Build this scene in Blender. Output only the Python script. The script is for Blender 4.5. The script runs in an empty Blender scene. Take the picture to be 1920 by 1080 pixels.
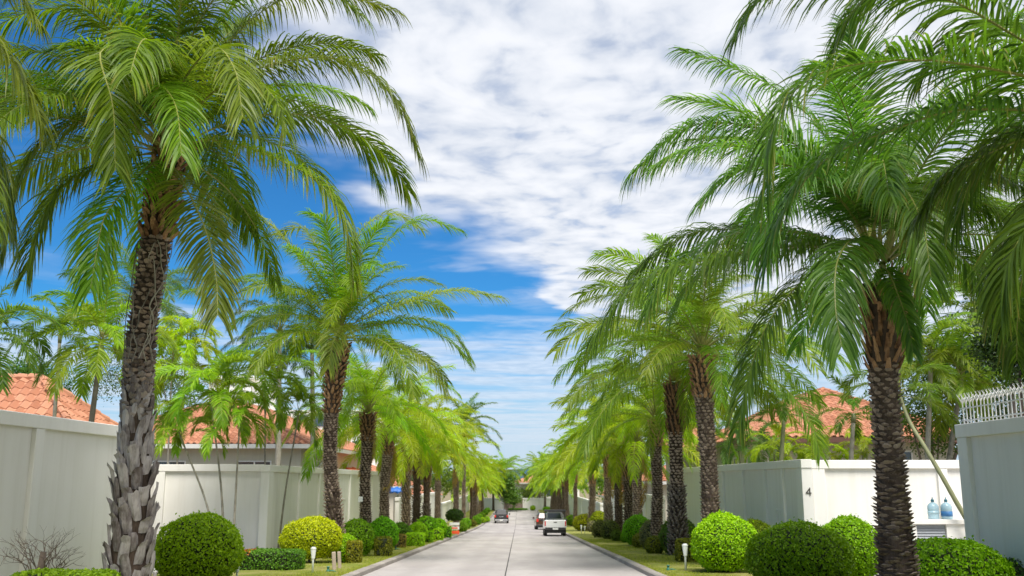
import bpy, math, random
import numpy as np
from mathutils import Vector, Matrix, Euler

C = bpy.context.scene.collection
PI = math.pi
R = math.radians
random.seed(7)
rng = np.random.default_rng(7)

# ------------------------------------------------------------------ camera, sky, sun, exposure
F = 1800.0
PITCH, YAW = R(11.31), R(0.38)
CAM = np.array([0.37, 0.0, 1.7])
cam = bpy.data.cameras.new('camera')
cam.sensor_width = 36.0
cam.lens = 36.0 * F / 1920.0
cam.clip_end = 6000
cam.clip_start = 0.1
cam.dof.use_dof = True
cam.dof.focus_distance = 17.0
cam.dof.aperture_fstop = 2.2
camo = bpy.data.objects.new('camera', cam)
C.objects.link(camo)
camo.location = CAM
camo.rotation_euler = (PI / 2 + PITCH, 0, YAW)
bpy.context.scene.camera = camo
CAMM = np.array(Euler((PI / 2 + PITCH, 0, YAW)).to_matrix())

SUN_EL, SUN_AZ = R(61), R(12)      # azimuth: degrees to the right of straight behind the camera
sd = Vector((math.sin(SUN_AZ) * math.cos(SUN_EL), -math.cos(SUN_AZ) * math.cos(SUN_EL), math.sin(SUN_EL)))
sun = bpy.data.lights.new('sun', 'SUN')
sun.energy = 2.15
sun.angle = R(32)
sun.color = (1.0, 0.955, 0.88)
suno = bpy.data.objects.new('sun', sun)
C.objects.link(suno)
suno.rotation_euler = sd.to_track_quat('Z', 'Y').to_euler()

sc = bpy.context.scene
sc.view_settings.view_transform = 'Standard'
sc.view_settings.look = 'None'
sc.view_settings.exposure = 1.4
sc.view_settings.gamma = 1.0
sc.render.engine = 'CYCLES'
sc.cycles.max_bounces = 8
sc.cycles.transmission_bounces = 5
sc.cycles.transparent_max_bounces = 8
sc.cycles.use_denoising = True


class NT:
    """small helper to write node trees"""
    def __init__(s, tree):
        s.t = tree
        tree.nodes.clear()

    def n(s, typ, ins=None, **props):
        nd = s.t.nodes.new(typ)
        for k, v in props.items():
            setattr(nd, k, v)
        for k, v in (ins or {}).items():
            if isinstance(v, bpy.types.NodeSocket):
                s.t.links.new(v, nd.inputs[k])
            else:
                nd.inputs[k].default_value = v
        return nd

    def math(s, op, a, b=0.0, c=None, clamp=False):
        ins = {0: a, 1: b}
        if c is not None:
            ins[2] = c
        return s.n('ShaderNodeMath', ins, operation=op, use_clamp=clamp).outputs[0]

    def mix(s, fac, a, b, mode='MIX'):
        nd = s.n('ShaderNodeMix', {0: fac, 6: a, 7: b}, data_type='RGBA', blend_type=mode, clamp_factor=True)
        return nd.outputs[2]

    def ss(s, x, lo, hi):
        return s.n('ShaderNodeMapRange', {0: x, 1: lo, 2: hi, 3: 0.0, 4: 1.0}, interpolation_type='SMOOTHSTEP').outputs[0]

    def noise(s, vec, scale, detail=4, rough=0.55, dist=0.0):
        ins = {'Scale': scale, 'Detail': detail, 'Roughness': rough, 'Distortion': dist}
        if vec is not None:
            ins['Vector'] = vec
        return s.n('ShaderNodeTexNoise', ins).outputs[0]


def rgb(r, g, b):
    return (r, g, b, 1.0)


world = bpy.data.worlds.new('World')
sc.world = world
world.use_nodes = True
w = NT(world.node_tree)
sky = w.n('ShaderNodeTexSky', sky_type='NISHITA', sun_disc=False, sun_elevation=SUN_EL,
          sun_rotation=PI - SUN_AZ, air_density=1.0, dust_density=0.3, ozone_density=2.0, altitude=0)
tc = w.n('ShaderNodeTexCoord').outputs['Generated']
sp = w.n('ShaderNodeSeparateXYZ', {0: tc})
zz = w.math('MAXIMUM', sp.outputs[2], 0.035)
U = w.math('DIVIDE', sp.outputs[0], zz)
V = w.math('DIVIDE', sp.outputs[1], zz)
uv = w.n('ShaderNodeCombineXYZ', {0: U, 1: V, 2: 0.0}).outputs[0]
# warped coordinates of the cloud sheet
wn = w.n('ShaderNodeTexNoise', {'Vector': uv, 'Scale': 1.6, 'Detail': 3})
wv = w.n('ShaderNodeVectorMath', {0: wn.outputs['Color'], 1: (-0.5, -0.5, -0.5)}, operation='ADD').outputs[0]
wv = w.n('ShaderNodeVectorMath', {0: wv, 'Scale': 0.26}, operation='SCALE').outputs[0]
uvw = w.n('ShaderNodeVectorMath', {0: uv, 1: wv}, operation='ADD').outputs[0]
st = w.n('ShaderNodeMapping', {'Vector': uvw, 'Scale': (0.8, 0.62, 1.0), 'Rotation': (0, 0, 0.18)}).outputs[0]
cells = w.noise(st, 9.0, 5, 0.5, 0.15)
big = w.noise(uvw, 1.5, 4, 0.55)
spw = w.n('ShaderNodeSeparateXYZ', {0: uvw})
Uw, Vw = spw.outputs[0], spw.outputs[1]
# main deck: right of u = -0.45, nearer than v = 4 + 1.6 u
e1 = w.ss(w.math('ADD', Uw, w.math('MULTIPLY', w.math('SUBTRACT', big, 0.5), 1.2)), -0.78, -0.40)
lim = w.math('ADD', w.math('MULTIPLY_ADD', U, 1.9, 4.30), w.math('MULTIPLY', w.math('MAXIMUM', w.math('SUBTRACT', U, 0.1), 0.0), 4.5))
e2 = w.math('SUBTRACT', lim, Vw)
e2 = w.ss(w.math('ADD', e2, w.math('MULTIPLY', w.math('SUBTRACT', big, 0.5), w.math('MULTIPLY_ADD', w.ss(V, 4.0, 7.0), 7.0, 2.4))), -0.6, 0.6)
deck = w.math('MULTIPLY', w.math('MULTIPLY', e1, e2), w.math('MULTIPLY_ADD', w.ss(V, 3.8, 11.0), -0.62, 1.0))
# thin streaks everywhere else, denser towards the horizon
st2 = w.n('ShaderNodeMapping', {'Vector': uvw, 'Scale': (0.55, 0.9, 1.0), 'Rotation': (0, 0, -0.35)}).outputs[0]
streak = w.noise(st2, 1.1, 6, 0.55, 0.7)
far = w.ss(V, 4.2, 8.5)
thr = w.math('MULTIPLY_ADD', far, -0.24, 0.61)
stm = w.math('MULTIPLY', w.ss(w.math('SUBTRACT', streak, thr), -0.10, 0.20), 0.62)
cellm = w.ss(w.math('ADD', cells, w.math('MULTIPLY', big, 0.35)), 0.40, 0.66)
deckm = w.math('MULTIPLY', deck, w.math('MULTIPLY_ADD', cellm, 0.34, 0.64))
cov = w.math('MAXIMUM', deckm, stm)
cov = w.math('MULTIPLY', cov, w.ss(sp.outputs[2], -0.01, 0.05))
hz = w.math('SUBTRACT', 1.0, w.ss(sp.outputs[2], 0.0, 0.17))
shade = w.ss(w.math('ADD', cells, w.math('MULTIPLY', w.noise(uvw, 3.0, 3, 0.5), 0.5)), 0.48, 0.98)
ccol = w.mix(shade, rgb(1.70, 1.85, 2.12), rgb(2.45, 2.5, 2.62))
gm = w.n('ShaderNodeGamma', {'Color': sky.outputs[0], 'Gamma': 1.1}).outputs[0]
sat = w.n('ShaderNodeHueSaturation', {'Saturation': 1.0, 'Value': 1.0, 'Color': w.mix(1.0, gm, rgb(0.056, 0.185, 0.282), 'MULTIPLY')}).outputs[0]
base = w.mix(w.math('MULTIPLY', hz, 0.9), sat, rgb(1.50, 1.82, 2.2))
ccol = w.mix(w.math('MULTIPLY', hz, 0.9), ccol, rgb(1.8, 2.0, 2.3))
col = w.mix(cov, base, ccol)
bg = w.n('ShaderNodeBackground', {'Color': col, 'Strength': 0.15})
w.n('ShaderNodeOutputWorld', {0: bg.outputs[0]})

# ------------------------------------------------------------------ pixel <-> place helpers (build time only)
def ray(px, py):
    d = CAMM @ np.array([(px - 960.0) / F, (540.0 - py) / F, -1.0])
    return d


def at(px, py, Y):
    d = ray(px, py)
    return CAM + d * (Y - CAM[1]) / d[1]


S0 = 0.0318


def g(y):
    if y <= 95:
        return -S0 * y
    t = min(y - 95, 66.0)
    return -S0 * 95 - S0 * t + S0 * t * t / (2 * 66.0)


def on_ground(px, py, off=0.12):
    lo, hi = 3.0, 260.0
    d = ray(px, py)
    for _ in range(50):
        m = (lo + hi) / 2
        z = CAM[2] + d[2] / d[1] * m
        if z > g(m) + off:
            lo = m
        else:
            hi = m
    return at(px, py, lo)


# ------------------------------------------------------------------ mesh helpers
def mk_mesh(name, V, Fs, mats=(), mi=None, smooth=False, attr=None):
    me = bpy.data.meshes.new(name)
    V = np.asarray(V, dtype=np.float32)
    me.vertices.add(len(V))
    me.vertices.foreach_set('co', V.ravel())
    if isinstance(Fs, np.ndarray):
        n, k = Fs.shape
        me.loops.add(n * k)
        me.loops.foreach_set('vertex_index', Fs.ravel().astype(np.int32))
        me.polygons.add(n)
        me.polygons.foreach_set('loop_start', np.arange(0, n * k, k, dtype=np.int32))
    else:
        lens = np.array([len(f) for f in Fs])
        flat = np.concatenate([np.asarray(f, dtype=np.int32) for f in Fs]) if len(Fs) else np.zeros(0, np.int32)
        me.loops.add(len(flat))
        me.loops.foreach_set('vertex_index', flat)
        me.polygons.add(len(lens))
        me.polygons.foreach_set('loop_start', np.concatenate([[0], np.cumsum(lens)[:-1]]).astype(np.int32))
    for m in mats:
        me.materials.append(m)
    if mi is not None:
        me.polygons.foreach_set('material_index', np.asarray(mi, dtype=np.int32))
    me.polygons.foreach_set('use_smooth', np.full(len(me.polygons), smooth))
    if attr is not None:
        a = me.attributes.new('tone', 'FLOAT', 'POINT')
        a.data.foreach_set('value', np.asarray(attr, dtype=np.float32))
    me.update(calc_edges=True)
    me.validate()
    return me


class MB:
    """collects shapes into one mesh"""
    def __init__(s):
        s.v, s.f, s.m = [], [], []

    def add(s, V, Fs, m=0):
        o = len(s.v)
        s.v += [tuple(map(float, p)) for p in V]
        for f in Fs:
            s.f.append([i + o for i in f])
            s.m.append(m)
        return s

    def box(s, x0, x1, y0, y1, z0, z1, m=0, b=0.0):
        if b <= 0:
            V = [(x, y, z) for x in (x0, x1) for y in (y0, y1) for z in (z0, z1)]
            return s.add(V, [(0, 1, 3, 2), (4, 6, 7, 5), (0, 4, 5, 1), (2, 3, 7, 6), (0, 2, 6, 4), (1, 5, 7, 3)], m)
        b = min(b, (x1 - x0) / 2.1, (y1 - y0) / 2.1, (z1 - z0) / 2.1)
        import bmesh
        bm = bmesh.new()
        bmesh.ops.create_cube(bm, size=1)
        for v in bm.verts:
            v.co = Vector(((x0 + x1) / 2 + v.co.x * (x1 - x0), (y0 + y1) / 2 + v.co.y * (y1 - y0), (z0 + z1) / 2 + v.co.z * (z1 - z0)))
        bmesh.ops.bevel(bm, geom=bm.edges[:], offset=b, segments=1, affect='EDGES')
        bm.verts.index_update()
        s.add([v.co for v in bm.verts], [[v.index for v in f.verts] for f in bm.faces], m)
        bm.free()
        return s

    def prism(s, poly, axis, a0, a1, m=0):
        """poly: list of 2D points, extruded along axis 0/1/2 from a0 to a1"""
        n = len(poly)
        V = []
        for a in (a0, a1):
            for p in poly:
                q = list(p)
                q.insert(axis, a)
                V.append(q)
        Fs = [tuple(range(n - 1, -1, -1)), tuple(range(n, 2 * n))]
        Fs += [(i, (i + 1) % n, n + (i + 1) % n, n + i) for i in range(n)]
        return s.add(V, Fs, m)

    def tube(s, pts, rad, n=8, m=0, cap=True):
        pts = np.asarray(pts, float)
        k = len(pts)
        rad = np.full(k, rad, float) if np.isscalar(rad) else np.asarray(rad, float)
        V, _ = tube_verts(pts, rad, n)
        Fs = [(i * n + j, i * n + (j + 1) % n, (i + 1) * n + (j + 1) % n, (i + 1) * n + j) for i in range(k - 1) for j in range(n)]
        if cap:
            Fs += [tuple(range(n - 1, -1, -1)), tuple(range((k - 1) * n, k * n))]
        return s.add(V, Fs, m)

    def lathe(s, prof, n=16, c=(0, 0, 0), m=0):
        return s.tube([(c[0], c[1], c[2] + z) for r, z in prof], [max(r, 1e-4) for r, z in prof], n, m)

    def mesh(s, name, mats, smooth=False):
        return mk_mesh(name, s.v, s.f, mats, s.m, smooth)


def frames(pts):
    T = np.gradient(pts, axis=0)
    T /= np.linalg.norm(T, axis=1)[:, None] + 1e-9
    ref = np.array([1.0, 0, 0]) if abs(T[0][0]) < 0.8 else np.array([0, 1.0, 0])
    A = np.cross(T, ref)
    A /= np.linalg.norm(A, axis=1)[:, None] + 1e-9
    B = np.cross(T, A)
    return T, A, B


def tube_verts(pts, rad, n):
    T, A, B = frames(pts)
    a = np.arange(n) / n * 2 * PI
    V = pts[:, None, :] + rad[:, None, None] * (np.cos(a)[None, :, None] * A[:, None, :] + np.sin(a)[None, :, None] * B[:, None, :])
    return V.reshape(-1, 3), a


def tube_faces(k, n, off=0):
    i = np.arange(k - 1)[:, None]
    j = np.arange(n)[None, :]
    q = np.stack([i * n + j, i * n + (j + 1) % n, (i + 1) * n + (j + 1) % n, (i + 1) * n + j], -1).reshape(-1, 4)
    return q + off


def catmull(P, n):
    P = np.asarray(P, float)
    P = np.vstack([2 * P[0] - P[1], P, 2 * P[-1] - P[-2]])
    seg = len(P) - 3
    out = []
    for t in np.linspace(0, seg - 1e-6, n):
        i = int(t)
        u = t - i
        a, b, c, d = P[i], P[i + 1], P[i + 2], P[i + 3]
        out.append(0.5 * ((2 * b) + (-a + c) * u + (2 * a - 5 * b + 4 * c - d) * u * u + (-a + 3 * b - 3 * c + d) * u ** 3))
    return np.array(out)


# ------------------------------------------------------------------ object helpers
def link(name, me, parent=None, loc=None, rot=None, scale=None, kind=None, color=None, label=None):
    o = bpy.data.objects.new(name, me)
    C.objects.link(o)
    if parent is not None:
        o.parent = parent
    if loc is not None:
        o.location = [float(q) for q in loc]
    if rot is not None:
        o.rotation_euler = rot
    if scale is not None:
        o.scale = scale if hasattr(scale, '__len__') else (scale,) * 3
    if kind:
        o['kind'] = kind
    if color is not None:
        o.color = (*color[:3], 1.0)
    if label:
        o['label'] = label
    return o


def thing(name, label, cat, loc=(0, 0, 0), rz=0.0, group=None, me=None, kind=None):
    o = bpy.data.objects.new(name, me)
    C.objects.link(o)
    o.location = [float(q) for q in loc]
    o.rotation_euler = (0, 0, rz)
    o['label'] = label
    o['category'] = cat
    if group:
        o['group'] = group
    if kind:
        o['kind'] = kind
    return o


# ------------------------------------------------------------------ materials
def material(name):
    m = bpy.data.materials.new(name)
    m.use_nodes = True
    return m, NT(m.node_tree)


def pbsdf(t, col, rough=0.7, bump=None, metallic=0.0, spec=0.5, **kw):
    ins = {'Base Color': col, 'Roughness': rough, 'Metallic': metallic, 'Specular IOR Level': spec}
    ins.update(kw)
    if bump is not None:
        ins['Normal'] = bump
    return t.n('ShaderNodeBsdfPrincipled', ins)


def bumpn(t, h, strength=0.3, dist=0.02):
    return t.n('ShaderNodeBump', {'Height': h, 'Strength': strength, 'Distance': dist}).outputs[0]


def simple(name, col, rough=0.6, var=0.12, scale=6.0, metallic=0.0, spec=0.5, bump=0.0, bscale=40):
    m, t = material(name)
    co = t.n('ShaderNodeTexCoord').outputs['Object']
    nz = t.noise(co, scale, 4)
    c1 = rgb(*[c * (1 - var) for c in col])
    c2 = rgb(*[min(1, c * (1 + var)) for c in col])
    c = t.mix(nz, c1, c2)
    b = bumpn(t, t.noise(co, bscale, 3), bump, 0.01) if bump else None
    s = pbsdf(t, c, rough, b, metallic, spec)
    t.n('ShaderNodeOutputMaterial', {0: s.outputs[0]})
    return m


def leaf_material(name, rough=0.42, trans=0.38, tip=(0.30, 0.20, 0.06), tipamt=0.6):
    """object colour gives the plant's own green; 'tone' varies leaf by leaf (0..1), >1 = dried tips"""
    m, t = material(name)
    oi = t.n('ShaderNodeObjectInfo')
    at_ = t.n('ShaderNodeAttribute', attribute_name='tone')
    tone = at_.outputs['Fac']
    base = oi.outputs['Color']
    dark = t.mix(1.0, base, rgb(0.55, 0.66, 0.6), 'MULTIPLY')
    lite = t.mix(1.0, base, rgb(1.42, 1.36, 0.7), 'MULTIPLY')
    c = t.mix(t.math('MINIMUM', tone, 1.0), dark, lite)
    hv = t.n('ShaderNodeHueSaturation', {'Hue': t.math('MULTIPLY_ADD', oi.outputs['Random'], 0.03, 0.485),
                                          'Value': t.math('MULTIPLY_ADD', oi.outputs['Random'], 0.35, 0.83), 'Color': c}).outputs[0]
    dry = t.math('MULTIPLY', t.math('SUBTRACT', tone, 1.0, clamp=True), tipamt)
    c = t.mix(dry, hv, rgb(*tip))
    s = pbsdf(t, c, rough, None, 0, 0.28)
    tl = t.n('ShaderNodeBsdfTranslucent', {'Color': t.mix(1.0, c, rgb(1.5, 1.55, 0.7), 'MULTIPLY')})
    mx = t.n('ShaderNodeMixShader', {0: trans, 1: s.outputs[0], 2: tl.outputs[0]})
    t.n('ShaderNodeOutputMaterial', {0: mx.outputs[0]})
    return m


M = {}
M['frond'] = leaf_material('palm_leaflets', 0.38, 0.46)
M['leaf'] = leaf_material('shrub_leaves', 0.45, 0.28, tip=(0.55, 0.13, 0.02), tipamt=1.0)
M['rachis'] = simple('frond_rachis', (0.24, 0.25, 0.055), 0.5, 0.25, 3)
M['spear'] = M['rachis']
M['plaster'] = None


def plaster(name, col, stain=0.13):
    m, t = material(name)
    geo = t.n('ShaderNodeNewGeometry')
    pos = geo.outputs['Position']
    mp = t.n('ShaderNodeMapping', {'Vector': pos, 'Scale': (3.5, 3.5, 0.22)}).outputs[0]
    streak = t.ss(t.noise(mp, 1.0, 6, 0.62), 0.42, 0.75)
    blot = t.ss(t.noise(pos, 0.55, 5, 0.6), 0.35, 0.75)
    fine = t.noise(pos, 22, 3)
    c = t.mix(t.math('MULTIPLY', streak, stain * 2.2), rgb(*col), rgb(col[0] * 0.72, col[1] * 0.70, col[2] * 0.64))
    c = t.mix(t.math('MULTIPLY', blot, stain * 1.8), c, rgb(col[0] * 0.84, col[1] * 0.82, col[2] * 0.76))
    c = t.mix(t.math('MULTIPLY', fine, 0.10), c, rgb(col[0] * 0.8, col[1] * 0.8, col[2] * 0.8))
    b = bumpn(t, t.math('ADD', t.noise(pos, 60, 3), t.math('MULTIPLY', t.noise(pos, 3.0, 3), 1.5)), 0.25, 0.006)
    t.n('ShaderNodeOutputMaterial', {0: pbsdf(t, c, 0.82, b, 0, 0.25).outputs[0]})
    return m


M['wall'] = plaster('painted_wall', (0.855, 0.83, 0.785))
M['cap'] = plaster('painted_wall_cap', (0.87, 0.85, 0.81), 0.10)
M['house'] = plaster('house_wall', (0.60, 0.56, 0.47))
M['white'] = simple('white_paint', (0.80, 0.80, 0.79), 0.45, 0.05)
M['gutter'] = simple('gutter_paint', (0.66, 0.65, 0.62), 0.5, 0.08)
M['fascia'] = simple('brown_fascia', (0.13, 0.06, 0.045), 0.55, 0.2)
M['glass'] = simple('window_glass', (0.05, 0.07, 0.08), 0.06, 0.2, 2, 0, 0.8)


def concrete(name, c1, c2, wheel=False):
    m, t = material(name)
    geo = t.n('ShaderNodeNewGeometry')
    pos = geo.outputs['Position']
    oi = t.n('ShaderNodeObjectInfo')
    mp = t.n('ShaderNodeMapping', {'Vector': pos, 'Scale': (1.0, 0.30, 1.0)}).outputs[0]
    a = t.noise(mp, 0.8, 6, 0.6)
    c = t.mix(t.ss(a, 0.3, 0.7), rgb(*c1), rgb(*c2))
    sp_ = t.noise(pos, 55, 3)
    c = t.mix(t.math('MULTIPLY', t.ss(sp_, 0.4, 0.7), 0.22), c, rgb(*[q * 0.62 for q in c1]))
    rnd = t.math('MULTIPLY_ADD', oi.outputs['Random'], 0.24, 0.88)
    c = t.mix(1.0, c, t.n('ShaderNodeCombineXYZ', {0: rnd, 1: rnd, 2: rnd}).outputs[0], 'MULTIPLY')
    if wheel:   # worn tyre tracks and drip line along the lanes
        x = t.n('ShaderNodeSeparateXYZ', {0: pos}).outputs[0]
        ax = t.math('ABSOLUTE', x)
        k = t.math('ABSOLUTE', t.math('SUBTRACT', t.math('ABSOLUTE', t.math('SUBTRACT', ax, 1.95)), 0.75))
        tr = t.math('SUBTRACT', 1.0, t.ss(k, 0.0, 0.45))
        tr = t.math('MULTIPLY', tr, t.math('MULTIPLY', t.ss(t.noise(mp, 1.6, 4), 0.3, 0.7), 0.30))
        c = t.mix(tr, c, rgb(*[q * 0.66 for q in c1]))
        st_ = t.ss(t.noise(pos, 0.9, 5, 0.65), 0.58, 0.74)
        c = t.mix(t.math('MULTIPLY', st_, 0.36), c, rgb(c1[0] * 0.55, c1[1] * 0.53, c1[2] * 0.5))
    b = bumpn(t, t.math('ADD', sp_, t.noise(pos, 9, 4)), 0.35, 0.008)
    t.n('ShaderNodeOutputMaterial', {0: pbsdf(t, c, 0.86, b, 0, 0.25).outputs[0]})
    return m


M['road'] = concrete('road_concrete', (0.325, 0.296, 0.287), (0.405, 0.375, 0.362), True)
M['kerb'] = concrete('kerb_concrete', (0.26, 0.23, 0.205), (0.38, 0.345, 0.315))
M['joint'] = simple('joint_tar', (0.05, 0.048, 0.045), 0.8)
M['drive'] = concrete('driveway_concrete', (0.36, 0.34, 0.31), (0.45, 0.43, 0.40))


def lawn_mat():
    m, t = material('lawn_turf')
    pos = t.n('ShaderNodeNewGeometry').outputs['Position']
    a = t.noise(pos, 1.1, 6, 0.62)
    f = t.noise(pos, 38, 4, 0.7)
    c = t.mix(t.ss(a, 0.35, 0.65), rgb(0.21, 0.245, 0.04), rgb(0.37, 0.33, 0.12))
    c = t.mix(t.math('MULTIPLY', f, 0.55), c, rgb(0.09, 0.13, 0.02))
    soil = t.ss(t.noise(pos, 0.75, 5, 0.7), 0.60, 0.70)
    c = t.mix(t.math('MULTIPLY', soil, 0.75), c, rgb(0.20, 0.135, 0.085))
    b = bumpn(t, f, 0.9, 0.03)
    t.n('ShaderNodeOutputMaterial', {0: pbsdf(t, c, 0.95, b, 0, 0.1).outputs[0]})
    return m


M['lawn'] = lawn_mat()


def bed_mat():
    m, t = material('planting_bed_soil')
    pos = t.n('ShaderNodeNewGeometry').outputs['Position']
    f = t.noise(pos, 14, 6, 0.7)
    c = t.mix(f, rgb(0.17, 0.13, 0.09), rgb(0.34, 0.27, 0.20))
    c = t.mix(t.ss(t.noise(pos, 1.3, 5), 0.5, 0.62), c, rgb(0.13, 0.17, 0.035))
    t.n('ShaderNodeOutputMaterial', {0: pbsdf(t, c, 0.95, bumpn(t, f, 0.9, 0.04), 0, 0.1).outputs[0]})
    return m


M['bed'] = bed_mat()


def bark(name, dark, lite, scale=1.0):
    m, t = material(name)
    co = t.n('ShaderNodeNewGeometry').outputs['Position']
    oi = t.n('ShaderNodeObjectInfo')
    mp = t.n('ShaderNodeMapping', {'Vector': co, 'Scale': (14 * scale, 14 * scale, 3.2 * scale)}).outputs[0]
    fib = t.noise(mp, 1.6, 6, 0.68)
    blot = t.noise(co, 3.2, 4, 0.6)
    k = t.math('MULTIPLY_ADD', oi.outputs['Random'], 0.30, -0.12)
    f = t.ss(t.math('ADD', t.math('ADD', t.math('MULTIPLY', fib, 0.7), t.math('MULTIPLY', blot, 0.55)), k), 0.40, 0.92)
    c = t.mix(f, rgb(*dark), rgb(*lite))
    c = t.mix(t.math('MULTIPLY', t.ss(t.noise(co, 7, 4), 0.62, 0.75), 0.5), c, rgb(*[q * 0.35 for q in dark]))
    b = bumpn(t, fib, 0.8, 0.03)
    t.n('ShaderNodeOutputMaterial', {0: pbsdf(t, c, 0.9, b, 0, 0.15).outputs[0]})
    return m


M['boot_grey'] = bark('weathered_leaf_base', (0.13, 0.105, 0.095), (0.47, 0.43, 0.405))
M['boot_mid'] = bark('mid_grey_leaf_base', (0.10, 0.08, 0.065), (0.34, 0.29, 0.25))
M['boot_dark'] = bark('dark_leaf_base', (0.085, 0.06, 0.047), (0.46, 0.36, 0.285))
M['boot_brown'] = bark('brown_leaf_base', (0.13, 0.068, 0.035), (0.52, 0.31, 0.17))
M['core'] = bark('trunk_core', (0.035, 0.025, 0.018), (0.14, 0.10, 0.075))
M['bark_thin'] = bark('slim_trunk_bark', (0.16, 0.145, 0.115), (0.42, 0.39, 0.32), 0.6)
M['bark_green'] = simple('green_trunk', (0.23, 0.24, 0.12), 0.6, 0.3, 4)
M['twig'] = simple('bare_twig', (0.20, 0.155, 0.125), 0.85, 0.3, 5)
M['fibre'] = simple('dry_fibre', (0.40, 0.24, 0.12), 0.9, 0.3, 9)
M['innard'] = simple('shrub_shade_core', (0.022, 0.030, 0.010), 0.95, 0.3, 8)  # near-black, so the shade inside the shrub is put into the colour


def tile_mat(name, c1, c2):
    m, t = material(name)
    co = t.n('ShaderNodeNewGeometry').outputs['Position']
    oi = t.n('ShaderNodeObjectInfo')
    at_ = t.n('ShaderNodeAttribute', attribute_name='tone').outputs['Fac']
    r_ = t.math('FRACT', t.math('ADD', oi.outputs['Random'], at_))
    c = t.mix(r_, rgb(*c1), rgb(*c2))
    c = t.mix(t.math('MULTIPLY', t.ss(t.noise(co, 2.0, 6, 0.7), 0.5, 0.75), 0.45), c, rgb(c1[0] * 0.55, c1[1] * 0.6, c1[2] * 0.7))
    b = bumpn(t, t.noise(co, 45, 3), 0.3, 0.006)
    t.n('ShaderNodeOutputMaterial', {0: pbsdf(t, c, 0.7, b, 0, 0.3).outputs[0]})
    return m


M['tile'] = tile_mat('terracotta_tile', (0.35, 0.135, 0.07), (0.50, 0.235, 0.14))
M['tile_red'] = tile_mat('red_tile', (0.62, 0.13, 0.05), (0.74, 0.20, 0.08))

# ------------------------------------------------------------------ ground, road, kerbs, lawn
ys = np.concatenate([np.arange(-50, 95, 5.0), np.arange(95, 165, 3.0), [165, 192, 240, 400, 900, 3000]])
xs = np.array([-1500, -200, -60, -20, -9, -4, 0, 4, 9, 20, 60, 200, 1500.0])
Vg = [(x, y, g(max(y, -50)) - 0.05) for y in ys for x in xs]
nx = len(xs)
Fg = [(j * nx + i, j * nx + i + 1, (j + 1) * nx + i + 1, (j + 1) * nx + i) for j in range(len(ys) - 1) for i in range(nx - 1)]
ground = link('ground', mk_mesh('ground', Vg, Fg, [M['bed']]), kind='structure')

road = link('road', None, kind='structure')
jb = MB()
for i in range(len(ys) - 1):
    if ys[i] > 186:
        break
    a, b = ys[i], ys[i + 1]
    jb.add([(-3.95, a, g(a) - 0.02), (3.95, a, g(a) - 0.02), (3.95, b, g(b) - 0.02), (-3.95, b, g(b) - 0.02)], [(0, 1, 2, 3)])
link('joint_filler', jb.mesh('joint_filler', [M['joint']]), road)
RW = 3.9
y = -48.0
L = 6.0
while y < 190:
    y1 = min(y + L, 191.9)
    for (a, b) in ((-RW, -0.018), (0.018, RW)):
        mb = MB()
        za, zb = g(y + 0.02), g(y1 - 0.02)
        ym = (y + y1) / 2
        zm = g(ym)
        e = random.uniform(-0.002, 0.002)
        ya, yb = y + 0.018, y1 - 0.018
        mb.add([(a, ya, za + e), (b, ya, za + e), (b, ym, zm + e), (a, ym, zm + e), (b, yb, zb + e), (a, yb, zb + e),
                (a, ya, za - .03), (b, ya, za - .03), (b, yb, zb - .03), (a, yb, zb - .03), (a, ym, zm - .03), (b, ym, zm - .03)],
               [(0, 1, 2, 3), (3, 2, 4, 5), (6, 7, 1, 0), (5, 4, 8, 9), (1, 7, 11, 2), (2, 11, 8, 4), (0, 3, 10, 6), (3, 5, 9, 10)])
        link('slab', mb.mesh('slab', [M['road']]), road)
    y += L


def kerb_stone_mesh(ya, yb, side):
    mb = MB()
    xa, xb = side * 3.9, side * 4.12
    prof = [(xa, -0.06), (xa + side * 0.012, 0.10), (xa + side * 0.05, 0.13), (xb, 0.135), (xb, -0.06)]
    V = [(p[0], yy, g(yy) + p[1]) for yy in (ya, yb) for p in prof]
    n = 5
    Fs = [(i, (i + 1) % n, n + (i + 1) % n, n + i) for i in range(n)] + [tuple(range(n)), tuple(range(n, 2 * n))]
    mb.add(V, Fs)
    me = mb.mesh('kerb_stone', [M['kerb']])
    return me


for side, nm in ((-1, 'kerb_left'), (1, 'kerb_right')):
    kb = link(nm, None, kind='structure')
    y = -44.0
    while y < 188:
        L = 1.0 if 16 <= y < 100 else 4.0
        link('kerb_stone', kerb_stone_mesh(y + 0.006, y + L - 0.006, side), kb, loc=(random.uniform(-.006, .006), 0, random.uniform(-.004, .004)))
        y += L

# planted verges behind the kerbs (raised), lawn on the road side and beds below the shrubs
for side, nm in ((-1, 'lawn_left'), (1, 'lawn_right')):
    V, Fs = [], []
    yy = np.concatenate([np.arange(-45, 2, 4.0), np.arange(2, 162, 1.0), np.arange(162, 193, 6.0)])
    cols = np.array([4.12, 4.5, 5.0, 5.5, 6.0, 6.8, 7.6, 8.4, 9.0])
    for q in yy:
        for k, c in enumerate(cols):
            bumpz = 0.0 if k == 0 else 0.03 * math.sin(q * 0.9 + c * 2.1) * math.sin(c * 1.7 + q * 0.31) + 0.03
            V.append((side * c, q, g(q) + 0.115 + bumpz))
    n = len(cols)
    for j in range(len(yy) - 1):
        for i in range(n - 1):
            Fs.append((j * n + i, j * n + i + 1, (j + 1) * n + i + 1, (j + 1) * n + i))
    link(nm, mk_mesh(nm, V, Fs, [M['lawn']], smooth=True), kind='structure')


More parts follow.
